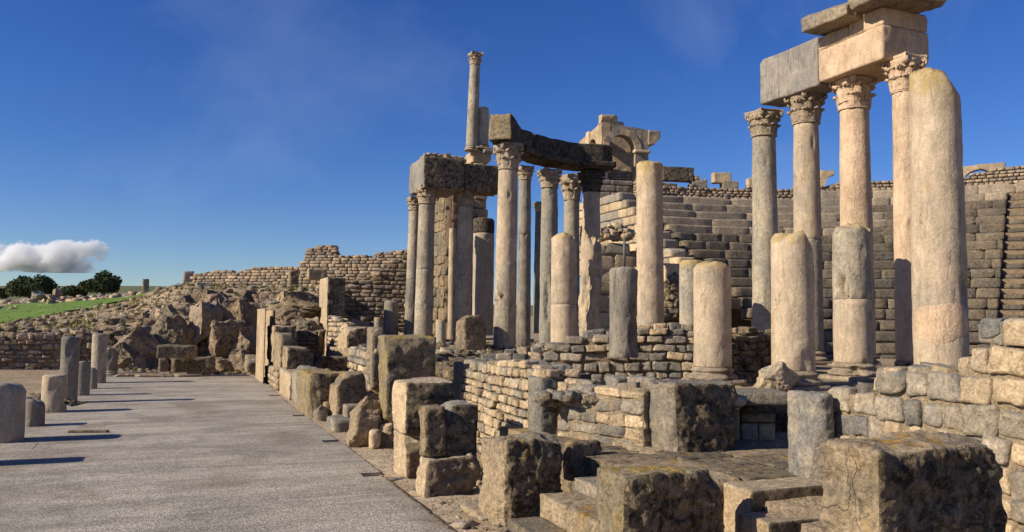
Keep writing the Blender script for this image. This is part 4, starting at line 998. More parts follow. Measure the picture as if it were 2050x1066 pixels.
part_box('impost', ab, 1.46, 2.22, -.12, .62, hz(303), hz(296), 'cream', 1); part_box('impost', ab, -.1, .36, -.12, .62, hz(304), hz(297), 'cream', 2)
part_box('pier', ab, 1.53, 2.12, 0.02, .5, hz(392), hz(305), 'cream', 3); part_box('pier', ab, 0.0, .29, 0.02, .5, hz(392), hz(305), 'cream', 4)
part_box('crest_block', ab, -.05, .75, .0, .6, hz(249), hz(229), 'cream', 5, cuts=6, cutsize=.25)
p, q, fi = rock_box(.56, .5, hz(255)-hz(286), cell=.05, amp=.015, cuts=2, seed=9, cutsize=.1, rnd=.015, cutlist=[((1, 0, -1), .20)])
block_obj('cornice_stone', p, q, [M['cream']], ab, (2.42, .22, hz(286)))
part_box('crest_block', ab, .55, 1.05, .1, .6, hz(252), hz(240), 'cream', 7, cuts=6, cutsize=.2)
part_box('crest_block', ab, 1.0, 1.5, .1, .6, hz(257), hz(249), 'cream', 8, cuts=6, cutsize=.1)
c0 = Matrix.Rotation(R(-8), 4, 'Z')
def abw(x, y): v_ = c0 @ Vector((x, y, 0)); return np.array([v_.x+ab.location.x, v_.y+ab.location.y])
for k_, (za, zb_) in enumerate(((hz(395), hz(330)), (hz(330)+.004, hz(248)))): part_box(['back_wall', 'vault_back'][k_], ab, -.1, 2.3, 1.5, 1.9, za, zb_, 'farwall' if k_ == 0 else 'cream', 60+k_, cuts=2, cutsize=.05)
bw = 0 and stone_wall('wall', None, abw(-.2, 1.5), abw(2.4, 1.5), [(0, H0+hz(250)), (1, H0+hz(258))], H0+hz(380), ch=.13, wr=(.15, .35), t=.3, mat='farwall', seed=17, sep=False, seg=3, parent=None)
stone_wall('low_course_wall', 'coursed wall under the round arch between its piers', abw(-.05, .35), abw(1.9, .35), [(0, H0+hz(322)), (.2, H0+hz(328)), (.6, H0+hz(336)), (1, H0+hz(345))], H0+hz(395), ch=.13, wr=(.15, .35), t=.3, mat='farwall', seed=18, sep=True, seg=3)
for i, (a, b_) in enumerate(((362, 372), (373, 386), (387, 400))):
    x = -.4
    while x < 2.6: L = rs.uniform(.6, 1.1); part_box('course_block', ab, x, x+L-.01, -.25-.02*i, .3, hz(b_), hz(a), 'seatnew' if i < 2 else 'cream', 20+i*7+int(x*3), cuts=2, cutsize=.05); x += L

# ================================================================= STAGE FRONT COLUMNS
def colpx(label, px, D, w, yt, yb, **kw):
    """column seen at px with shaft width w; yt = top of shaft, yb = foot"""
    c_ = atD(px, yb, D); r = w/2/1650*D; zt = atD(px, yt, D)[2]; z0 = c_[2]
    return column(label, c_[0], c_[1], z0, zt, r, **kw)
zj = lambda px, D, ys_: [atD(px, y, D)[2] for y in ys_]
GC = 'columns of the stage front'
# left colonnade
colpx('leftmost tall slim column with a capital, under the corner of the left entablature', 822, 27.2, 27, 422, 676, mats=('dshaft', 'shaft'), joints=zj(815, 27.2, (560,)), cap='capital', seed=1, group=GC, lean=(0, .016))
colpx('second tall column from the left, its capital under the lintel corner', 847, 25.7, 37, 410, 676, mats=('shaft',), joints=zj(850, 25.7, (540,)), cap='capital', seed=2, group=GC, lean=(0, .012))
colpx('third tall left column with a capital, in front of the brown pier', 925, 26.2, 33, 413, 682, mats=('shaft',), joints=zj(930, 26.2, (552,)), cap='capital', seed=3, group=GC, lean=(0, .012))
colpx('full tall column carrying the near end of the curved black entablature', 1010, 19.9, 45, 342, 697, mats=('shaft', 'shaft', 'pink'), joints=zj(1012, 19.9, (526, 602)), cap='capital', base=None, seed=4, group=GC, caph=.66, lean=(0, .01))
colpx('dark slim column close behind the one at the curved entablature end', 1048, 21.4, 28, 362, 692, mats=('dshaft',), cap='capital', seed=5, group=GC, joints=zj(1048, 21.4, (470,)))
colpx('eroded tall column under the middle of the curved entablature', 1098, 22.5, 38, 378, 692, mats=('shaft',), cap='capital', seed=6, group=GC, gouges=[(-2.2, 1.2, .4, .6, .05)], amp=.012, capbroken=.6)
colpx('tall column with a pale broken capital behind the curved entablature', 1143, 25, 35, 403, 682, mats=('shaft',), cap='capital', seed=7, group=GC, capbroken=.5, caph=.8)
colpx('dark column under the right end of the curved entablature', 1183, 23.3, 40, 386, 676, mats=('dshaft', 'pink'), joints=zj(1183, 23.3, (500,)), cap='dark', seed=8, group=GC, caph=.6)
colpx('faraway olive-brown slim column seen between the curved entablature columns', 1076, 27.5, 20, 425, 668, mats=('dshaft',), cap='capital', seed=9, group=GC, lean=(0, .01))
colpx('thick unfinished column with a blackened top left of the entablature column', 966, 28.5, 42, 438, 672, mats=('pink', 'dark'), joints=zj(966, 28.5, (468,)), seed=10, name='broken_column', broken=(.04, 0, .04), taper=1.02)
colpx('narrow pale post standing between two tall left columns', 903, 27, 15, 458, 680, mats=('pink',), seed=11, name='slim_post', cat='post', taper=.95)
colpx('short olive-grey column stub in front of the tall rubble wall', 782, 27.3, 30, 602, 684, mats=('dshaft',), seed=12, broken=(.03, 0, .02), name='column_stub', cat='column stub')
colpx('very small stub at the foot of the brown pier', 882, 24.5, 20, 640, 690, mats=('shaft',), seed=13, broken=(.03, 0, .02), name='column_stub', cat='column stub')
colpx('tiny stub beside the short olive-grey stub', 757, 27.8, 17, 636, 672, mats=('shaft',), seed=14, broken=(.02, 0, .03), name='column_stub', cat='column stub')
# broken columns in the middle
colpx('pale broken column with a slanting lichened top, left of the eroded stump', 1128, 18.8, 52, 466, 700, mats=('pink', 'pink', 'shaft'), joints=zj(1128, 18.8, (610,)), seed=21, broken=(.16, 0, .07, .2), name='broken_column', taper=.96)
colpx('deeply eroded orange-brown stump with a pointed top', 1182, 19.6, 44, 474, 688, mats=('pink',), seed=22, broken=(.12, 2.5, .28), name='broken_column', taper=.92, amp=.035, gouges=[(-1.2, 2.0, .5, .5, .07), (-2.4, 1.2, .5, .4, .06), (-.6, 1.0, .4, .5, .05)])
colpx('short grey stub cracked down its front, set in the rubble wall', 1248, 11.7, 56, 537, 716, mats=('dshaft',), seed=23, broken=(.01, 0, .02), name='broken_column', taper=1.0, gouges=[(-.9, .6, .55, .42, .10), (-1.0, .25, .6, .3, .12)])
colpx('tall cracked column without a capital in front of the seating', 1302, 17.1, 54, 326, 672, mats=('pink',), seed=24, broken=(.02, 0, .03), name='broken_column', taper=.97, amp=.008, lean=(0, -.005))
colpx('grey broken shaft half hidden behind the moulded stub', 1385, 15.6, 48, 522, 690, mats=('shaft',), seed=25, broken=(.03, 0, .03), name='broken_column', taper=.97)
colpx('stout stub on a moulded base with an orange lichened rim', 1427, 11.0, 74, 527, 770, mats=('pink',), base='capital', seed=26, broken=(.03, 0, .05), name='broken_column', taper=.96, gouges=[(-1.2, .55, .5, .06, .02)], brot=0)
colpx('second stout stub with a rounded lichened top and chipped base', 1589, 10.6, 84, 462, 782, mats=('pink',), base='capital', seed=27, broken=(.16, -.4, .10, .18), name='broken_column', taper=.95, gouges=[(-1.7, .36, .5, .12, .02)])
colpx('third stout stub, notched on its left, with a peaked top', 1709, 12.6, 74, 446, 762, mats=('pink', 'shaft'), joints=zj(1709, 12.6, (600,)), base='capital', seed=28, broken=(.07, 2.8, .12, .16), name='broken_column', taper=.93, gouges=[(-2.9, 1.25, .42, .32, .13)])
thick = colpx('thickest tall broken column with rounded head and yellow repair patch', 1885, 10.2, 101, 131, 770, mats=('pink',), seed=29, broken=(.42, -.5, .09, .18), name='broken_column', taper=.93, amp=.007, gouges=[(-1.25, 1.16, .30, .20, .10), (-1.9, .65, .5, .10, .012)])
def repair_patch(px, D, r, y0, y1, mat='peach', seed=3):
    c_ = atD(px, (y0+y1)/2, D); h = abs(atD(px, y0, D)[2]-atD(px, y1, D)[2])/2; th0 = math.atan2(-c_[1], -c_[0]); V_ = []; n, m_ = 30, 22
    for i in range(m_+1):
        for j in range(n):
            a = j*2*math.pi/n; rr = i/m_; k_ = 1+.13*math.sin(2*a+1)+.07*math.sin(5*a+seed); V_.append((rr*math.cos(a)*1.22*k_, rr*math.sin(a)*h*k_, rr))
    V_ = np.array(V_); th = th0+V_[:, 0]; R2 = r+.004*np.sqrt(np.clip(1-V_[:, 2]**4, 0, 1))-.002*(V_[:, 2] > .99)
    v2 = np.stack([R2*np.cos(th), R2*np.sin(th), V_[:, 1]], 1); q = [(i*n+j, i*n+(j+1) % n, (i+1)*n+(j+1) % n, (i+1)*n+j) for i in range(m_) for j in range(n)]
    return mk_mesh('repair_patch', v2, q, [M[mat]]), c_
# right colonnade
me_, pc = repair_patch(1881, 10.2, 101/2/1650*10.2*.995, 604, 692)
link('repair_patch', me_, thick, (0, 0, pc[2]-thick.location.z))
colpx('first column of the right colonnade, under the low grey architrave', 1534, 16.3, 53, 276, 716, mats=('shaft',), cap='capital', seed=31, group=GC, base='capital')
colpx('second column of the right colonnade with a dark stained capital', 1620, 15.2, 57, 251, 730, mats=('shaft', 'pink'), joints=zj(1614, 15.2, (480,)), cap='capital', seed=32, group=GC, base='capital', caph=.63)
colpx('third column of the right colonnade under the high cream entablature', 1719, 14.2, 65, 223, 740, mats=('peach',), cap='peach', seed=33, group=GC, base='capital', caph=.62)
colpx('fourth column of the right colonnade, half behind the thickest column', 1824, 13.1, 56, 189, 750, mats=('peach',), cap='peach', seed=34, group=GC, base='capital', caph=.60)
# fallen boulder against the second stub
o = boulder(1558, 757, 74, 56, 10.15, 3, 'cream', parent=None, name='boulder', depth=.3); tag(o, 'rounded cream boulder leaning on the base of the second stout stub', 'boulder')

# right entablature
def bm(label, pxA, pxB, V, width, zb, zt, **kw):
    a = atV(pxA, 100, V); b_ = atV(pxB, 100, V); return beam(label, a, b_, width, zb, zt, **kw)
bm('streaked grey architrave across the first two right columns', 1521, 1637, 10.42, .56, (5.86, 5.84), (6.74, 6.72), mat='archi', seed=41, cuts=3, cutsize=.08, amp=.010)
ent = thing('high_entablature', 'high cream entablature over the third and fourth right columns', 'entablature', (10.7, atV(1765, 100, 10.7)[1], 5.84))
bm(None, 1638, 1768, 10.36, 1.0, (5.86, 5.86), (6.42, 6.42), mat='peach', seed=42, parent=ent, name='architrave_block', cuts=3, cutsize=.08, amp=.01)
bm(None, 1636, 1700, 10.37, .64, (6.425, 6.425), (6.66, 6.66), mat='peach', seed=43, parent=ent, name='frieze_block', cuts=3, cutsize=.1, amp=.012)
bm(None, 1700.5, 1768, 10.365, .98, (6.425, 6.425), (6.72, 6.72), mat='peach', seed=44, parent=ent, name='frieze_block', cuts=2, cutsize=.08, amp=.012)
for i, (zb, zt, ov) in enumerate(((6.0, 6.12, .06), (6.12, 6.2, .12), (6.22, 6.32, .20), (6.34, 6.42, .10))):
    a = atV(1768, 100, 10.36)[1]; p, q, fi = rock_box(ov+.1, 1.2, zt-zb-.003, cell=.04, amp=.008, cuts=3, seed=50+i, cutsize=.08, rnd=.02)
    block_obj('moulding', p, q, [M['peach']], ent, (11.36+ov/2-10.7-.05, .75, zb-5.84))
bm(None, 1604, 1694, 9.98, .95, (6.70, 6.66), (6.98, 6.96), mat='cornice', seed=45, parent=ent, name='cornice_slab', cuts=5, cutsize=.14, amp=.02)
bm(None, 1695, 1782, 9.98, 1.3, (6.725, 6.725), (7.05, 7.05), mat='cornice', seed=46, parent=ent, name='cornice_slab', cuts=4, cutsize=.14, amp=.02, mat2='peach')
# left entablature
Vc = atD(848, 312, 25.3)[0]
o = blk('entablature', 'long weathered lintel on the left colonnade with a clean lit end', 'lintel', 820, 848, 930, 313, 376, V=Vc, mat='archi', mat2='crust', seed=51, sink=0, amp=.012, cuts=2, cutsize=.08, rnd=.012)  # mat2 crust also paints shade on the faces turned from the sun
yy = o.location[1]-.5; 
c1 = atU(930.5, 330, atV(848, 313, Vc)[1]); c2 = atU(1003, 330, c1[1])
p, q, fi = rock_box(c2[0]-c1[0], .7, .88, cell=.04, amp=.014, cuts=2, seed=52, cutsize=.1, rnd=.012)
tag(block_obj('entablature', p, q, [M['crust']], None, ((c1[0]+c2[0])/2, c1[1]+.36, atV(848, 376, Vc)[2]+.0)), 'rough dark lintel stone meeting the curved entablature', 'lintel')
# curved black entablature
pts = np.array([(7.22, 18.05), (8.05, 19.35), (9.2, 20.25), (10.2, 20.55), (11.25, 20.45)])
tt = np.concatenate([[0], np.cumsum(np.hypot(*np.diff(pts, axis=0).T))]); Lc = tt[-1]
def curve(s): return np.array([np.interp(s, tt, pts[:, 0]), np.interp(s, tt, pts[:, 1])])
def curved(name, parent, s0, s1, w0, w1, z0, z1, mat, seed, mat2=None, topf=None, **kw):
    L = s1-s0; p, q, fi = rock_box(L, w1-w0, z1-z0, cell=.05, seed=seed, **kw); V_ = []
    s = p[:, 0]+(s0+s1)/2
    C = np.array([curve(min(max(x, 0), Lc)) for x in s]); C2 = np.array([curve(min(max(x, 0)+.15, Lc)) for x in s]); C1 = np.array([curve(max(min(x, Lc)-.15, 0)) for x in s])
    T = C2-C1; T /= np.linalg.norm(T, axis=1, keepdims=True); C = C+T*(s-np.clip(s, 0, Lc))[:, None]; Nn = np.stack([-T[:, 1], T[:, 0]], 1)
    off = p[:, 1]+(w0+w1)/2; X = C+Nn*off[:, None]; z = z0+p[:, 2]
    if topf: z = np.where(p[:, 2] > (z1-z0)*.5, z0+(z-z0)*np.interp(s, [a for a, _ in topf], [b for _, b in topf]), z)
    v_ = np.stack([X[:, 0], X[:, 1], z], 1)-np.array(parent.location); mi = None
    if mat2: mi = np.where(fi == 0, 1, 0)
    return link(name, mk_mesh(name, v_, q, [M[mat]]+([M[mat2]] if mat2 else []), midx=mi), parent)
cu = thing('curved_entablature', 'blackened curved entablature over the middle columns', 'entablature', (8.5, 19.5, 5.8))
curved('architrave', cu, 0, 2.2, 0, .55, 5.93, 6.54, 'dark', 61, 'yellow', topf=[(0, 1.0), (.5, 1.02), (1.0, .95), (2.2, 1.02)], amp=.018, cuts=2, cutsize=.1, rnd=.015)
curved('architrave', cu, 2.21, Lc+.05, 0, .55, 5.90, 6.60, 'dark', 62, None, topf=[(2.2, .93), (3.2, 1.0), (Lc, 1.0)], amp=.018, cuts=2, cutsize=.1, rnd=.015)
curved('architrave_moulding', cu, 1.6, Lc+.12, -.10, .03, 5.96, 6.12, 'dark', 63, None, amp=.01, cuts=2, cutsize=.06, rnd=.012)

# ================================================================= BROWN PIER, TOWER WITH THE TALLEST COLUMN
V0 = 8.98; cA = atV(850, 400, V0); cB = atV(892, 400, V0); cC = atU(937, 400, cB[1])
M['redstone'] = stone('reddish_pier_stone', (.30, .19, .12), (.24, .15, .095), (.19, .15, .115), (.07, .05, .035), .3, .3, .05, .4, 1.2, .7, .5)
zt = atD(892, 312, 30)[2]
pr = stone_wall('brown_pier', 'high reddish brown masonry pier behind the left lintel', (cB[0]+.25, cB[1]), (cC[0], cC[1]), [(0, zt), (1, zt)], .6, ch=.42, wr=(.5, .9), t=.8, mat='redstone', seed=19, sep=True, seg=5, topcap=False, rag=.1, gap=.02, jit=.01)
stone_wall(None, None, (cA[0], cA[1]), (cB[0], cB[1]+.02), [(0, zt), (1, zt)], .6, ch=.42, wr=(.45, .8), t=.5, mat='mid', seed=20, sep=True, seg=6, topcap=False, rag=.1, gap=.03, jit=.01, parent=pr, hump=.05)
stone_wall('wall_crest', 'low crest of pale stones on top of the brown pier', atD(848, 310, 30.3), atD(935, 312, 31), [(0, zt+.14), (.3, zt+.2), (1, zt+.12)], zt-.05, ch=.1, wr=(.15, .3), t=.5, mat='cream', seed=25, seg=3)
Vt = atD(950, 400, 33)[0]
tw = thing('ruined_tower', 'pale broken pier behind the left lintel that carries the two highest columns', 'pier', (*atD(950, 660, 33)[:2], .6))
def tpart(name, xL, xc, xR, yt, yb, V, mat, seed, **kw):
    c_ = atV(xc, yt, V); z1 = c_[2]; z0 = atV(xc, yb, V)[2]; su = atV(xL, yt, V)[1]-c_[1]; sv = atU(xR, yt, c_[1])[0]-V
    p, q, fi = rock_box(sv, su, z1-z0, seed=seed, cell=.06, **kw); return block_obj(name, p, q, [M[mat]], tw, np.array([V+sv/2, c_[1]+su/2, z0])-np.array(tw.location))
for i, (a, b_) in enumerate(((326, 372), (373, 398), (399, 416), (417, 434), (435, 478), (479, 530), (531, 590), (591, 668))):
    tpart('pier_block', 938+(i % 3), 951-(2*(i == 2)), 974+(i % 2)*3-(6 if i > 3 else 0), a, b_, Vt, 'cream', 70+i, amp=.02, cuts=5, cutsize=.2)
tpart('pedestal', 930, 946, 984, 303, 325, Vt-.1, 'cream', 80, amp=.02, cuts=4, cutsize=.15); tpart('ledge', 966, 969, 991, 298, 306, Vt+.25, 'grey', 81, amp=.02, cuts=5, cutsize=.1)
colpx('tallest and highest column, capped, leaning slightly on the tower top', 944, 33, 24, 131, 303, mats=('shaft',), joints=zj(948, 33, (186, 220)), cap='capital', base='capital', seed=82, group=GC, lean=(0, .028), caph=.52, plinth=False)
colpx('short column next to the tallest one on the tower top', 965, 33.2, 25, 216, 301, mats=('shaft',), base='capital', seed=83, broken=(.03, 0, .03), name='broken_column', lean=(0, .02), lichened=False)
# ================================================================= PIERS AND BLOCKS ALONG THE PAVEMENT, FAR TO NEAR
SW = dict(topcap=True)
blk('thin_pillar', 'tall thin pillar at the far right corner of the pavement', 'pillar', 515, 526, 533, 618, 768, mat='cream', mat2='mid', seed=101, amp=.012, cuts=3, cutsize=.1)
blk('upright_slab', 'tall upright slab behind the thin far pillar', 'slab', 529, 541, 552, 622, 772, V=2.3, mat='cream', mat2='mid', seed=102, amp=.02, cuts=4, cutsize=.12)
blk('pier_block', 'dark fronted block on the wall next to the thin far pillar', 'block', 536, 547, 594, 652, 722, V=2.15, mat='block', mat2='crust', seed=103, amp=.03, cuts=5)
a = atZ(545, 782, 0)
stone_wall('pavement_wall', 'lit rubble wall under the dark fronted far block', (2.1, a[1]+3.2), (2.1, a[1]), [(0, zz(530, 722, 24)), (1, zz(545, 724, 21))], 0, ch=.12, wr=(.14, .3), t=.6, mat='cream', seed=31, seg=3)
blk('upright_slab', 'tall narrow slab with pale edge, left of the small block on rubble', 'slab', 550, 559, 596, 668, 780, mat='block', mat2='mid', seed=104, amp=.02, cuts=4)
a = atD(592, 700, 22.5); b_ = atD(640, 700, 22.5)
stone_wall('cross_wall', 'shaded coursed wall closing the bay behind the narrow slab', a, b_, [(0, zz(592, 664, 22.5)), (1, zz(640, 662, 22.5))], 0, ch=.13, wr=(.15, .35), t=.4, mats=['mid', 'ochre'], seed=32, seg=3)
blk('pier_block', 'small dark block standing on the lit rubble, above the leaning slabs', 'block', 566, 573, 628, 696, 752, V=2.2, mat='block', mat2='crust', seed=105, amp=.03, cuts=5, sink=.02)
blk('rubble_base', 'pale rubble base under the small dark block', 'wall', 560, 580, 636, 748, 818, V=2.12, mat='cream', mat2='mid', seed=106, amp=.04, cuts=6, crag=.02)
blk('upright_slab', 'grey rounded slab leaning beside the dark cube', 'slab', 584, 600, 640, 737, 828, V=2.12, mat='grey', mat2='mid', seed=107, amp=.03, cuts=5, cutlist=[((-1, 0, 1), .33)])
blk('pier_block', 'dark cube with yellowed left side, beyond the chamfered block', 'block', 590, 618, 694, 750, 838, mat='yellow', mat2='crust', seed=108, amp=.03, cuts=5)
blk('low_slab', 'broad dark slab lying flat above the dark cube', 'slab', 622, 628, 712, 716, 745, V=3.0, mat='mid', mat2='crust', seed=109, amp=.03, cuts=5)
for i, (xL, xc, xR, yt, yb, lb) in enumerate(((626, 634, 656, 812, 842, 'rounded rock between the dark cube and the chamfered block'), (640, 648, 664, 806, 838, 'smaller rock wedged beside the chamfered block'))):
    blk('rock', lb, 'rock', xL, xc, xR, yt, yb, mat='block', seed=110+i, amp=.02, cuts=9, cutsize=.25, crag=.02)
blk('chamfered_block', 'grey block with a slanted upper left corner', 'block', 656, 672, 736, 751, 845, mat='block', mat2='mid', seed=112, amp=.015, cuts=3, cutlist=[((-1, 0, 1), .30)])
blk('step_stone', 'clean pale step stone in front of the chamfered block', 'step', 686, 692, 738, 812, 866, V=2.35, mat='seatnew', seed=113, amp=.006, cuts=2, rnd=.015, cutsize=.04)
blk('step_stone', 'low worn grey step below the clean pale step', 'step', 652, 668, 716, 842, 880, V=2.12, mat='grey', seed=114, amp=.012, cuts=4, cutsize=.1)
blk('jagged_rock', 'tall jagged rock leaning right, beside the lichened slab', 'rock', 692, 704, 752, 776, 896, mat='block', seed=115, amp=.05, cuts=12, cutsize=.35, crag=.05, tilt=(0, .16), depth=.5, cutlist=[((-1, 0, .55), .28)])
blk('small_rock', 'small rock against the right foot of the jagged rock', 'rock', 738, 744, 764, 862, 898, mat='cream', seed=116, amp=.02, cuts=9, cutsize=.22, depth=.3, crag=.02)
# tall slab with lichen
blk('tall_slab', 'tall grey slab with yellow lichen on its upper left', 'slab', 755, 772, 873, 673, 848, V=2.45, mat='yellow', mat2='mid', seed=117, amp=.02, cuts=4, cutsize=.12, sink=0, cutlist=[((-1, -1, -.2), .62)])
blk('base_stone', 'upright base stone under the left of the tall lichened slab', 'block', 750, 764, 788, 850, 925, V=2.42, mat='cream', mat2='ochre', seed=118, amp=.03, cuts=5, depth=.4)
blk('base_stone', 'brown base stone under the right of the tall lichened slab', 'block', 786, 790, 872, 850, 925, V=2.75, mat='ochre', seed=119, amp=.03, cuts=5, depth=.4)
# pier with pale edge
blk('pier_stone', 'black fronted pier stone with a pale left edge', 'block', 788, 813, 910, 766, 872, V=atZ(813, 958, 0)[0], mat='cream', mat2='crust', seed=120, amp=.02, cuts=4, cutsize=.12, sink=0)
blk('pier_stone', 'brown lower stone under the black fronted pier stone', 'block', 788, 813, 862, 875, 958, mat='cream', mat2='mid', seed=121, amp=.025, cuts=5, cutsize=.2, cutlist=[((1, -.2, -.6), .12)])
blk('rock', 'dark rock behind the foot of the pale edged pier', 'rock', 815, 822, 862, 905, 950, V=2.5, mat='ochre', seed=122, amp=.04, cuts=8, cutsize=.2, depth=.35)
# stacked pair
V3 = atZ(852, 992, 0)[0]
blk('stacked_block', 'left half of the grooved dark block on the pale lower rock', 'block', 838, 850, 893, 815, 916, V=V3, mat='mid', mat2='crust', seed=123, amp=.022, cuts=4, cutsize=.12, sink=0)
cx_ = atU(894, 815, atV(850, 815, V3)[1])
blk('stacked_block', 'right half of the grooved dark block on the pale lower rock', 'block', 888, 895, 957, 811, 914, V=cx_[0]+.012, mat='cream', mat2='crust', seed=124, amp=.025, cuts=4, cutsize=.14, sink=0, depth=.42)
blk('lower_rock', 'pale rough rock under the grooved dark block', 'rock', 836, 852, 962, 919, 995, V=V3, mat='cream', mat2='ochre', seed=125, amp=.05, cuts=7, cutsize=.22, crag=.02)
# big front blocks
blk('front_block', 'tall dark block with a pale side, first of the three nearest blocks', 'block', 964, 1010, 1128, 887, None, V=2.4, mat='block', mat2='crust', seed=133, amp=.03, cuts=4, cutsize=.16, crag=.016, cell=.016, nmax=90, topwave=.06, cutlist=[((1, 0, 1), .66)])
blk('front_block', 'black crusted block with a mustard yellow side, beside the steps', 'block', 1196, 1250, 1442, 958, None, V=2.62, mat='yellow', mat2='crust', seed=137, amp=.03, cuts=4, cutsize=.15, crag=.018, cell=.014, nmax=100, topwave=.05)  # black front is lichen crust and painted shade
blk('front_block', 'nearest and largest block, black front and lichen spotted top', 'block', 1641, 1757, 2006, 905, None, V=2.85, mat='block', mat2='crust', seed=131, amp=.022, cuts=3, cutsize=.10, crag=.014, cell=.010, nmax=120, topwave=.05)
blk('rock', 'rounded brown rock between the tall dark block and the platform', 'rock', 1128, 1140, 1204, 886, 950, V=3.15, mat='mid', seed=129, amp=.04, cuts=8, cutsize=.2, crag=.02)

# ================================================================= PLATFORM AND STEPS
ZP = .45
plat = thing('stone_platform', 'flat stone platform with worn paving beyond the yellow sided block', 'platform', (3.4, 5.2, 0))
pe = atZ(1440, 962, ZP); U0 = pe[1]; rs = np.random.RandomState(51)
xs = [3.28, 3.95, 4.5, 5.3]; ysl = [U0, U0+.85, U0+1.6, U0+2.5, U0+3.4]
for i in range(len(xs)-1):
    for j in range(len(ysl)-1):
        p, q, fi = rock_box(xs[i+1]-xs[i]-.012, ysl[j+1]-ysl[j]-.012, .5, cell=.03, amp=.008, cuts=2, seed=140+i*5+j, rnd=.010, cutsize=.05)
        block_obj('paving_stone', p, q, [M['mid' if (i+j) % 3 else 'block']], plat, (( xs[i]+xs[i+1])/2-3.4, (ysl[j]+ysl[j+1])/2-5.2, ZP-.5+rs.uniform(-.006, .006)))
def step(label, x0, x1, y0, y1, z, mat='seatnew', mat2=None, seed=1, **kw):
    p, q, fi = rock_box(x1-x0, y1-y0, z+.1, cell=.018, amp=.007, cuts=3, seed=seed, rnd=.010, cutsize=.05, **kw)
    return tag(block_obj('step', p, q, [M[mat]]+([M[mat2]] if mat2 else []), None, ((x0+x1)/2, (y0+y1)/2, -.1), 0, fi, {2: 1} if mat2 else None), label, 'step')
x1470 = atZ(1468, 968, ZP)[0]; x1530 = atZ(1528, 1022, .29)[0]
step('upper cut step descending from the platform beside the largest block', x1470, 5.2, U0-.32, U0-.006, ZP-.015, 'cream', 'mid', 1)
step('lower cut step descending from the platform beside the largest block', x1470-.12, 5.2, U0-.66, U0-.33, .30, 'cream', 'mid', 2)
step('bottom cut step mostly hidden by the largest block', x1470-.2, 5.2, U0-1.0, U0-.67, .15, 'block', 'mid', 3)
step('lowest worn step rising from the pavement beside the tall dark block', 2.36, 2.635, 4.9, 5.9, .10, 'block', None, 5)
step('near half of the tall middle step between the two front blocks', 2.64, 2.96, 4.75, 5.46, .27, 'block', None, 6)
step('far half of the tall middle step between the two front blocks', 2.645, 2.96, 5.475, 5.94, .262, 'block', None, 7)
step('upper worn step just below the platform edge', 2.965, 3.272, 5.08, 6.0, .36, 'grey', None, 8)
scatter('strip_gravel', 'gravel and small stones on the strip between pavement and blocks', 1400, (700, 1130), (4.5, 14), (.012, .06), ['cream', 'mid', 'farwall'], 25, seg=2, cond=lambda x, y, px, D: 2.03 < x < 3.2)
scatter('strip_stones', 'flat stones bedded in the gravel strip', 60, (800, 1050), (5, 9), (.08, .22), ['cream', 'grey'], 26, seg=4, flat=.3, cond=lambda x, y, px, D: 2.1 < x < 3.0)

# ================================================================= APSE WALL, NICHE, RUBBLE WALLS
A = atD(1116, 850, 8.35); B = atD(1290, 850, 7.62)
stone_wall('apse_wall', 'low wall of flush grey and cream blocks behind the platform', A, B, [(0, zz(1116, 760, 8.35)), (.5, zz(1200, 760, 8)), (1, zz(1290, 766, 7.6))], .3, ch=.115, wr=(.15, .34), t=.45, mats=['cream', 'grey', 'cream'], seed=33, seg=6, hump=.006, gap=.008, jit=.02, core_off=.010, core='mortar_pale')
blk('end_slab', 'grey upright slab closing the left end of the low platform wall', 'slab', 1078, 1083, 1118, 757, 886, V=atD(1083, 880, 8.45)[0], mat='grey', seed=141, amp=.015, cuts=3, cutsize=.08, depth=.35)
c0 = atD(1350, 897, 7.3)
blk('corner_block', 'big corner block of the low wall with a black front', 'block', 1284, 1350, 1471, 771, 900, V=c0[0], mat='grey', mat2='crust', seed=142, amp=.028, cuts=5, cutsize=.16, crag=.012, cell=.02)
# rubble fill behind the low wall
its = []; rs = np.random.RandomState(61)
for i in range(1500):
    px = rs.uniform(1085, 1475); D = rs.uniform(8.2, 11.3)-(px-1085)*.0016; s_ = rs.uniform(.05, .15); zf = np.interp(D, [7.6, 11.3], [1.0, .70])
    c_ = atD(px, 700, D); c_[2] = zf+rs.uniform(-.05, .03)-.1; its.append((c_, (s_*1.3, s_, s_*.7), rs.uniform(0, 3), rs.uniform(-.3, .3)))
tag(join_stones('wall_fill', its, ['mid', 'grey'], seg=3, amp=.09, mids=[i % 2 for i in range(len(its))]), 'broken stones filling the top of the low platform wall', 'rubble', kind='stuff')
fp = [atD(1090, 0, 8.6), atD(1290, 0, 8.0), atD(1350, 0, 7.7), atD(1475, 0, 8.3), atD(1475, 0, 11.0), atD(1090, 0, 11.6)]
v_ = [(p[0], p[1], .2) for p in fp]+[(p[0], p[1], zt_) for p, zt_ in zip(fp, (.9, .9, .92, .9, .66, .66))]; n_ = 6
m_ = mk_mesh('fill_core', v_, [(i, (i+1) % n_, (i+1) % n_+n_, i+n_) for i in range(n_)]+[(6, 7, 8, 9), (6, 9, 10, 11)], [M['mortar']], smooth=False)
tag(link('earth_bank', m_), 'earth packed between the low wall and the rubble wall', 'earth bank', kind='structure')
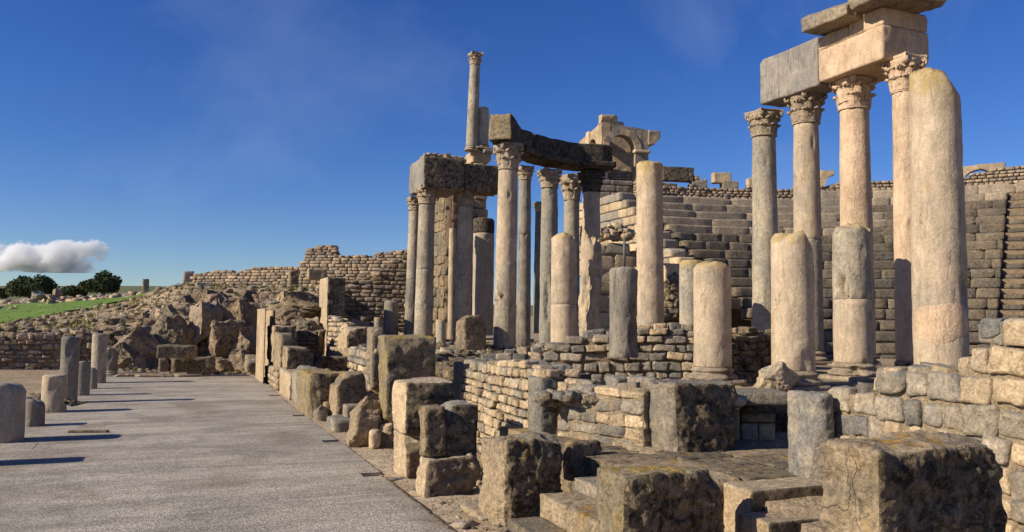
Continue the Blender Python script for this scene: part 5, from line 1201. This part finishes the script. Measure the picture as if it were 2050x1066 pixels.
# niche beyond the corner block
nV = atD(1480, 880, 8.0); nx0 = nV[0]; ny0 = nV[1]
a0 = atD(1472, 800, 8.1)
def px_box(name, label, cat, x0, x1, yt, yb, D, depth, mat, seed, rz=R(-22), **kw):
    """block squarely facing the viewer's side, front face at distance D"""
    A_ = atD(x0, yb, D); B_ = atD(x1, yb, D); w = np.linalg.norm((B_-A_)[:2]); zt_ = atD(x0, yt, D)[2]; zb_ = min(A_[2], B_[2]); kw.setdefault('cell', .025)
    p, q, fi = rock_box(w, depth, zt_-zb_, seed=seed, **kw); c_ = (A_+B_)/2; rz = math.atan2(B_[1]-A_[1], B_[0]-A_[0]) if rz is None else rz
    d_ = np.array([-math.sin(rz), math.cos(rz)])*depth/2
    return tag(block_obj(name, p, q, [M[mat]], None, (c_[0]+d_[0], c_[1]+d_[1], zb_), rz), label, cat)
nic = thing('niche', 'small dark stone niche with a thick lintel, right of the big corner block', 'niche', (*atD(1530, 890, 8.0)[:2], ZP))
def npart(name, *a, **kw):
    o = px_box(name, None, None, *a, **kw); o.location = tuple(Vector(o.location)-Vector(nic.location)); o.parent = nic; return o
npart('lintel', 1462, 1590, 786, 812, 7.9, .6, 'cornice', 144, amp=.02, cuts=4, cutsize=.1)
npart('panel', 1484, 1518, 848, 892, 8.1, .12, 'cream', 145, amp=.006, cuts=1, cutsize=.03, rnd=.01)
npart('panel', 1519, 1552, 848, 892, 8.12, .12, 'cream', 146, amp=.006, cuts=1, cutsize=.03, rnd=.01)
npart('shelf', 1484, 1553, 828, 846, 8.08, .2, 'mid', 147, amp=.008, cuts=2, cutsize=.04, rnd=.012)
npart('back_slab', 1470, 1600, 800, 892, 8.6, .2, 'crust', 148, amp=.01)
npart('side_slab', 1467, 1483, 813, 892, 8.05, .4, 'block', 143, amp=.012, cuts=3, cutsize=.06)
blk('side_slab', 'broad grey slab at the left end of the right boundary wall', 'slab', 1574, 1643, 1668, 791, 952, V=4.42, mat='grey', seed=149, amp=.02, cuts=4, cutsize=.12, crag=.008)
for i, (x0, x1, yt, yb, D, lb) in enumerate(((1462, 1690, 786, 806, 9.9, 'long ledge slab under the second stout stub'), (1640, 1800, 770, 790, 11.6, 'ledge slab under the third stout stub'), (1362, 1500, 775, 796, 10.4, 'ledge slab under the stub with the orange rim'))):
    px_box('ledge_slab', lb, 'slab', x0, x1, yt, yb, D, 1.5, 'block', 150+i, amp=.015, cuts=5, cutsize=.14, rnd=.02)
# right boundary wall
VW = 4.62; P0 = atV(1655, 800, VW); P1 = atV(2230, 800, VW); LW = P0[1]-P1[1]
prof = []
for (px, py) in ((1655, 832), (1670, 790), (1690, 768), (1745, 765), (1765, 738), (1835, 735), (1925, 735), (1935, 688), (1968, 686), (1978, 645), (2230, 640)):
    w_ = atV(px, py, VW); prof.append(((P0[1]-w_[1])/LW, w_[2]))
stone_wall('boundary_wall', 'high rubble wall of large grey and cream stones at the right', P0, P1, prof, -.05, ch=.155, wr=(.13, .27), t=.5, mats=['grey', 'cream', 'grey', 'cream'], seed=34, seg=8, hump=.035, gap=.016, jit=.03, rag=.15, core_off=.012, core='mortar_pale')
# ground mass behind it
# rubble wall along the front of the stage
P0 = atV(921, 800, 3.5); P1 = atV(1092, 800, 3.5); LW = P0[1]-P1[1]; prof = []
for (px, py) in ((921, 728), (960, 728), (1000, 722), (1040, 725), (1092, 742)): w_ = atV(px, py, 3.5); prof.append(((P0[1]-w_[1])/LW, w_[2]))
stone_wall('stage_wall', 'sunlit cream rubble wall facing the pavement', P0, P1, prof, -.05, ch=.10, wr=(.10, .24), t=.5, mats=['cream', 'cream', 'cream'], seed=35, seg=6, hump=.035, gap=.014, jit=.05)
prof = []; A = atD(930, 700, 12.6); B = atD(1415, 700, 12.4); Lx = 1415-930
for (px, py) in ((930, 724), (975, 716), (1010, 702), (1060, 698), (1110, 690), (1150, 676), (1185, 668), (1218, 656), (1240, 664), (1300, 650), (1340, 648), (1415, 652)): prof.append(((px-930)/Lx, zz(px, py, 12.6-.2*(px-930)/Lx)))
stone_wall('stage_rubble_wall', 'long ragged rubble wall below the broken columns', A, B, prof, .55, ch=.125, wr=(.16, .36), t=.7, mats=['grey', 'cream', 'grey'], seed=36, seg=6, hump=.06, gap=.014, jit=.06)
A = atD(1452, 700, 12.9); B = atD(1560, 700, 13.8)
stone_wall('dark_rubble_wall', 'dark dry rubble wall between the first two stout stubs', A, B, [(0, zz(1452, 654, 12.9)), (1, zz(1560, 662, 13.8))], .45, ch=.12, wr=(.18, .4), t=.5, mats=['mid', 'crust', 'mid'], seed=37, seg=6, hump=.08, gap=.02, jit=.08)
# low walls and blocks between, on the stage's left side
blk('upright_slab', 'grey slab set on end among rubble at the foot of the left columns', 'slab', 921, 928, 973, 633, 706, V=atD(928, 706, 19)[0], mat='mid', seed=161, amp=.02, cuts=4, cutsize=.14, depth=.6, sink=.15)
blk('dark_block', 'dark squared block left of the cream rubble wall', 'block', 868, 876, 922, 737, 800, V=atD(876, 800, 13)[0], mat='mid', mat2='crust', seed=162, amp=.02, cuts=4, cutsize=.14, depth=.6)
blk('wall_post', 'thin grey end stone of the cream rubble wall', 'stone', 914, 920, 932, 726, 812, V=atV(921, 800, 3.47)[0], mat='grey', seed=163, amp=.015, cuts=3, cutsize=.08, depth=.3)
blk('narrow_pier', 'slender dark slab standing left of the tall lichened slab', 'slab', 736, 744, 770, 656, 772, V=atD(744, 770, 14.5)[0], mat='block', mat2='mid', seed=164, amp=.015, cuts=3, cutsize=.1, depth=.5)
stone_wall('low_lit_wall', 'low cream rubble wall at the foot of the slender dark slab', atD(697, 740, 16.5), atD(742, 740, 14.6), [(0, zz(697, 697, 16.5)), (1, zz(742, 700, 14.6))], 0, ch=.12, wr=(.14, .3), t=.4, mats=['cream', 'grey'], seed=38, seg=4)
blk('tall_pier', 'tall pier with a lit left edge at the far end of the bays', 'pier', 640, 652, 692, 556, 722, V=atD(652, 722, 25)[0], mat='cream', mat2='crust', seed=165, amp=.02, cuts=4, cutsize=.12)
Vp = atD(690, 722, 21.5)[0]; P0 = atV(654, 700, Vp); P1 = atV(690, 700, Vp)
stone_wall('lit_bay_wall', 'bright cream rubble wall right of the tall pier', atD(655, 700, 23.5), atD(692, 700, 21.5), [(0, zz(655, 632, 23.5)), (.6, zz(675, 640, 22)), (1, zz(692, 656, 21.5))], .2, ch=.12, wr=(.14, .3), t=.4, mat='cream', seed=39, seg=3)
blk('pier_block', 'dark block with lit left face, right of the bright rubble wall', 'block', 676, 692, 736, 656, 722, V=atD(692, 722, 20.5)[0], mat='cream', mat2='crust', seed=166, amp=.025, cuts=5, cutsize=.15)
# loose rubble on the stage and terrace surfaces
scatter('stage_rubble', 'loose stones covering the ground of the stage', 1500, (700, 1500), (12.8, 27), (.05, .3), ['mid', 'grey', 'crust'], 27, seg=3, cond=lambda x, y, px, D: x > 3.9)
scatter('stage_rubble', 'bigger dark stones heaped left of the sunlit cream rubble wall', 200, (880, 1010), (11.8, 16), (.1, .42), ['mid', 'crust'], 28, seg=5, cond=lambda x, y, px, D: x > 3.6, lift=.06)
scatter('orchestra_rubble', 'fallen stones at the foot of the theatre seating', 300, (1300, 1560), (19, 27), (.15, .6), ['mid', 'grey'], 29, seg=4, cond=lambda x, y, px, D: x > 12)
# masonry fragments seen between the columns
blk('cut_block', 'cream cut block beside the tall cracked column, before the seating', 'block', 1326, 1332, 1362, 527, 560, V=atD(1332, 560, 22)[0], mat='cream', seed=171, amp=.02, cuts=4, cutsize=.15)
its = []
for i in range(220):
    px = rs.uniform(1322, 1372); py = rs.uniform(556, 632); c_ = atD(px, py, 22.2+rs.uniform(0, .5)); s_ = rs.uniform(.15, .4); its.append((c_, (s_, s_, s_*.7), rs.uniform(0, 3), rs.uniform(-.5, .5)))
tag(join_stones('fallen_core', its, 'mid', seg=4, amp=.1), 'rough broken wall core under the cream cut block by the seating', 'rubble', kind='stuff')

# ================================================================= WEEDS
m, nt, b = nodes_of('dry_weeds'); geo = nt.nodes.new('ShaderNodeNewGeometry')
nt.links.new(mixc(nt, geo.outputs['Random Per Island'], (.10, .13, .035), (.34, .27, .12)), b.inputs['Base Color']); M['weeds'] = m
def weeds(label, n, pxr, Dr, hr, seed, cond=None):
    rs = np.random.RandomState(seed); V_ = []
    for i in range(n):
        D = Dr[0]*(Dr[1]/Dr[0])**rs.rand(); px = rs.uniform(*pxr); x = FH[0]*D+RH[0]*(px-1025)/1650*D; y = FH[1]*D+RH[1]*(px-1025)/1650*D
        if cond and not cond(x, y): continue
        z = float(terrain(np.array([x]), np.array([y]))[0])-.01; h = rs.uniform(*hr)
        for k in range(12):
            a = rs.uniform(0, 6.28); l = rs.uniform(.2, .8)*h; b0 = np.array([x+rs.normal()*h*.25, y+rs.normal()*h*.25, z]); tip = b0+np.array([math.cos(a)*l, math.sin(a)*l, h*rs.uniform(.5, 1)])
            w_ = np.array([-math.sin(a), math.cos(a), 0])*h*.07; V_ += [b0-w_, b0+w_, (b0+tip)/2+w_*.8+[0, 0, h*.12], tip]
    o = link('weeds', mk_mesh('weeds', np.array(V_), np.arange(len(V_)).reshape(-1, 4), [M['weeds']], smooth=False)); tag(o, label, 'weeds', kind='stuff')
weeds('small weeds sprouting in the gravel strip beside the blocks', 60, (700, 1130), (4.6, 15), (.03, .09), 1, lambda x, y: 2.05 < x < 3.0)
weeds('dry grass tufts on the rubble slope below the field', 700, (-100, 700), (27, 46), (.08, .28), 2)
weeds('weeds growing among the stones of the stage', 160, (700, 1500), (11, 26), (.06, .22), 3, lambda x, y: x > 3.9)
weeds('grass tufts on the bare ground past the pavement end', 220, (200, 540), (23.4, 26.5), (.05, .16), 4, lambda x, y: y > 24.7)
weeds('ragged grass edge of the green field', 900, (-100, 400), (43, 70), (.06, .2), 6)
weeds('tufts along the left border of the pavement', 90, (-60, 240), (9, 26), (.04, .14), 5, lambda x, y: -2.9 < x < -2.25)

# ================================================================= CLOUD
m = bpy.data.materials.new('cloud_vapour'); m.use_nodes = True; nt = m.node_tree; nt.nodes.clear()
out = nt.nodes.new('ShaderNodeOutputMaterial'); pv = nt.nodes.new('ShaderNodeVolumePrincipled'); pv.inputs['Color'].default_value = (.985, .985, .99, 1); pv.inputs['Anisotropy'].default_value = -.35
tcn = nt.nodes.new('ShaderNodeTexCoord'); gv = tcn.outputs['Generated']
sv = nt.nodes.new('ShaderNodeSeparateXYZ'); nt.links.new(gv, sv.inputs[0])
nzz = noise(nt, stretch(nt, gv, (3.2, 1.0, 1.3)), 1.7, 8, .62, .2)
cxn = math_(nt, 'MULTIPLY', math_(nt, 'ABSOLUTE', math_(nt, 'SUBTRACT', sv.outputs[0], .5)), 2.0)
cyn = math_(nt, 'MULTIPLY', math_(nt, 'ABSOLUTE', math_(nt, 'SUBTRACT', sv.outputs[1], .5)), 2.0)
zc = math_(nt, 'MULTIPLY', math_(nt, 'ABSOLUTE', math_(nt, 'SUBTRACT', sv.outputs[2], .30)), 1.35)
rr = math_(nt, 'ADD', math_(nt, 'POWER', cxn, 4.0), math_(nt, 'POWER', cyn, 2.0)); rr = math_(nt, 'ADD', rr, math_(nt, 'POWER', math_(nt, 'MULTIPLY', zc, 1.45), 2.0))
dn = math_(nt, 'SUBTRACT', math_(nt, 'MULTIPLY', nzz, 3.1), math_(nt, 'ADD', rr, 1.02))
dn = ramp(nt, dn, 0.0, .14, 0.0, .06); nt.links.new(dn, pv.inputs['Density']); nt.links.new(pv.outputs[0], out.inputs['Volume'])
D = 2600; c_ = atD(88, 500, D); s_ = D/1650
cm = bpy.data.meshes.new('cloud'); p, q, fi = box_grid(1, 1, 1); me = mk_mesh('cloud', p, q, [m], smooth=False)
o = link('cloud', me, None, c_, (0, 0, R(-22)-R(-29)*0), (300*s_, 90*s_, 92*s_)); tag(o, 'small white cumulus cloud low in the left of the sky', 'cloud', kind='structure')
scene.cycles.volume_step_rate = 1.0; scene.cycles.volume_max_steps = 96; scene.cycles.volume_bounces = 8
